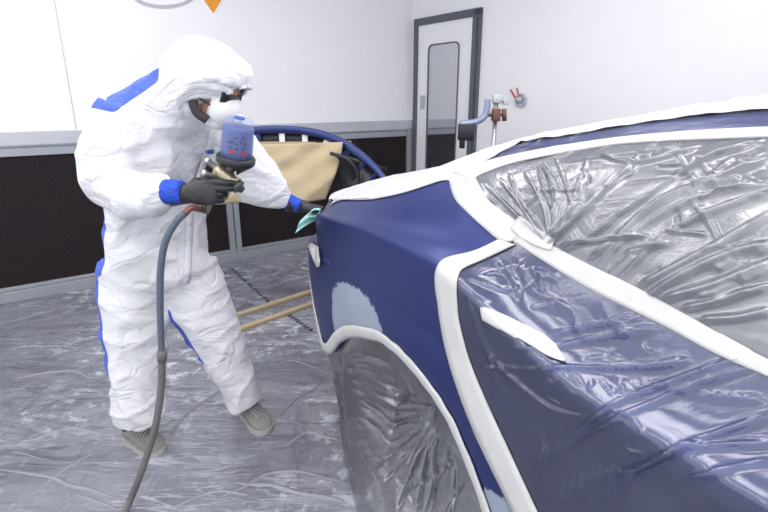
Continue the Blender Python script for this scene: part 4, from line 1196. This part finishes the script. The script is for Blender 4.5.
# ------------------------------------------------------------------ SPRAY GUN
yg = 1.672
gun = empty('spray_gun', E_(220, 185, yg)); tag(gun, 'metal spray gun with a large blue paint cup, held upright in the black glove', 'spray gun')
hd0, hd1 = E_(219, 176, yg + .03), E_(205, 212, yg + .03)
m = MB(); m.tube([hd0, hd0.lerp(hd1, .3), hd0.lerp(hd1, .7), hd1], [.015, .013, .015, .014], 14, True, [.02, .017, .019, .018]); m.build('handle', M['brass'], gun)
bdir = (E_(240, 187, yg - .02) - E_(214, 165, yg + .0)).normalized()
b0 = E_(216, 168, yg + .01)
m = MB(); m.lathe(b0, bdir, [(0, .016), (.008, .026), (.03, .029), (.05, .028), (.068, .022), (.085, .025)], 18); m.build('gun_body', M['brass'], gun)
m = MB(); m.lathe(b0 + bdir * .080, bdir, [(0, .022), (.02, .023), (.024, .014), (.034, .011), (.036, .004)], 18); m.build('air_cap', M['darkmetal'], gun)
m = MB(); m.lathe(b0 + bdir * .002, -bdir, [(0, .009), (.03, .009), (.032, .013), (.045, .013)], 14); m.build('adjusting_knob', M['steel'], gun)
m = MB(); pe = E_(213, 176, yg - .03); m.lathe(pe, Vector((-.8, -.3, .35)), [(0, .008), (.02, .008), (.022, .012), (.035, .012)], 14); m.build('adjusting_knob', M['steel'], gun)
m = MB(); m.tube([b0 + bdir * .045 + Vector((-.0, -.015, .0)), E_(232, 181, yg - .02), E_(230, 190, yg - .015), E_(226, 199, yg - .01)], [.006, .006, .005, .005], 10); m.build('trigger', M['steel'], gun)
cb = E_(235.5, 163, yg); ct = E_(239.5, 117, yg - .02); ca = (ct - cb).normalized(); CL = (ct - cb).length
m = MB(); m.tube([b0 + bdir * .04, cb + ca * .005], [.014, .018], 14); m.lathe(cb - ca * .012, ca, [(0, .02), (.01, .034), (.02, .04)], 20); m.build('cup_neck', M['darkmetal'], gun)
m = MB(); m.lathe(cb, ca, [(0, .040), (.0, .059), (.006, .062), (.020, .062), (.024, .058), (.024, .050)], 32); m.build('lid_ring', M['black'], gun)
cup = MB(); cup.lathe(cb + ca * .02, ca, [(0, .052), (.03, .052), (CL - .055, .0495), (CL - .038, .048), (CL - .028, .044), (CL - .024, .036), (CL - .024, .002)], 40); cu = cup.build('cup', M['cup'], gun)
m = MB(); m.lathe(cb + ca * .022, ca, [(0, .0485), (.03, .0485), (CL * .60, .0475), (CL * .66, .046), (CL * .665, .002)], 40); m.build('paint_fill', M['cup_paint'], gun)
m = MB(); m.lathe(cb + ca * (CL - .005), ca, [(0, .017), (.004, .017), (.005, .012)], 20); m.build('cup_plug', M['bluep'], cu)
# printed marks on the cup
tc = (CAM - cb); tc = (tc - ca * tc.dot(ca)).normalized(); sc_ = ca.cross(tc)
def cupmark(mb, a, h, w_, hh, r_=.0535):
    vs = []
    for t in (0, .5, 1):
        an = a + w_ * (t - .5)
        for z in (h, h + hh): vs.append(cb + ca * z + (tc * math.cos(an) + sc_ * math.sin(an)) * r_)
    mb.add(vs, grid_faces(3, 2))
mr = MB(); mb_ = MB()
for a, h in ((-.35, .042), (-.18, .044), (.30, .040), (.48, .042)):
    cupmark(mr, a, h, .10, .012); cupmark(mr, a + .08, h + .003, .04, .004)
for a, h in ((-.5, .075), (-.3, .078), (-.05, .073), (.2, .08), (.45, .075), (-.4, .06), (.35, .06), (0, .058), (-.1, .092), (.3, .095)): cupmark(mb_, a, h, .12, .004)
mr.build('red_print', M['red'], cu); mb_.build('dark_print', M['ink'], cu)
# hose fitting and hose
f0 = hd1; f1 = E_(187, 210, 1.60)
ft = [hd1, E_(199, 209, 1.635), E_(191, 208, 1.61), E_(184.5, 214, 1.59)]
m = MB(); P = crom(ft[1:], 6); m.tube([hd1 + Vector((0, 0, .004)), ft[1]] + P[1:], [.010, .010] + [.0105] * (len(P) - 1), 12); m.build('hose_coupling', M['rust'], gun)
hs_px = [(185, 213, 1.59), (176, 222, 1.585), (166, 240, 1.58), (161, 265, 1.58), (160, 300, 1.585), (161, 335, 1.59), (162, 358, 1.59)]
hp2 = [(162, 358, 1.59), (161, 390, 1.59), (155, 428, 1.57), (147, 455, 1.56), (139, 478, 1.54)]
tail = [E_(*q) for q in hp2]
e1 = onfloor(129, 503, .03); e2 = onfloor(116, 530, .016); e3 = onfloor(100, 560, .016)
h_ = empty('air_hose', e2); tag(h_, 'long grey air hose running from the spray gun down to the floor', 'hose')
m = MB(); m.tube(crom([E_(*q) for q in hs_px], 8), .0115, 14); m.build('clean_hose_section', M['hose'], h_)
m = MB(); m.tube(crom(tail + [e1, e2, e3], 8), .0125, 14); m.build('dusty_hose_section', M['hose2'], h_)
m = MB(); m.tube([E_(162, 350, 1.59), E_(162, 361, 1.59)], .0155, 14); m.build('joint_sleeve', M['hose2'], h_)

# teal cloth ---------------------------------------------------
cn = 16; vs = []
base = [(298, 227), (305, 221), (313, 216), (322, 213), (331, 209), (341, 203)]
BP = crom([at(u, v, yy) for (u, v), yy in zip(base, (2.12, 2.13, 2.15, 2.18, 2.22, 2.26))], 5)
for i, p in enumerate(BP):
    k = i / (len(BP) - 1)
    for j in range(cn):
        t = j / (cn - 1) - .5; wd = .056 + .010 * math.sin(k * 5)
        vs.append(p + Vector((.35, .2, .9)).normalized() * t * wd * (.75 if k > .5 else 1) + Vector((0, -1, .2)) * (.005 * math.sin(t * 9 + k * 4) + .010))
o = link('wiping_cloth', vs, grid_faces(len(BP), cn), M['cloth']); solid(o, .002, 0)
tag(o, 'teal wiping cloth held by the gloved hand against the car', 'cloth')
m = MB(); P = crom([at(306, 214, 2.11), at(311, 210, 2.11), at(317, 211, 2.115), at(313, 216, 2.11), at(306, 217, 2.11)], 6); 
vs = []
for p in P:
    for j in range(5): vs.append(p + Vector((.1, .05 * j, .003 * j)) * .12)
o2 = link('folded_corner', vs, grid_faces(len(P), 5), M['cloth'], o); solid(o2, .003, 0)

# ------------------------------------------------------------------ light and view
wd_ = bpy.data.worlds.new('world'); scn.world = wd_; wd_.use_nodes = True
bg = wd_.node_tree.nodes['Background']; bg.inputs[0].default_value = (.93, .95, 1, 1); bg.inputs[1].default_value = 1.0
scn.view_settings.view_transform = 'Standard'; scn.view_settings.look = 'None'; scn.view_settings.gamma = 1; scn.view_settings.exposure = 0.56
try: scn.view_settings.use_curve_mapping = False
except Exception: pass
scn.cycles.max_bounces = 8; scn.cycles.transparent_max_bounces = 12
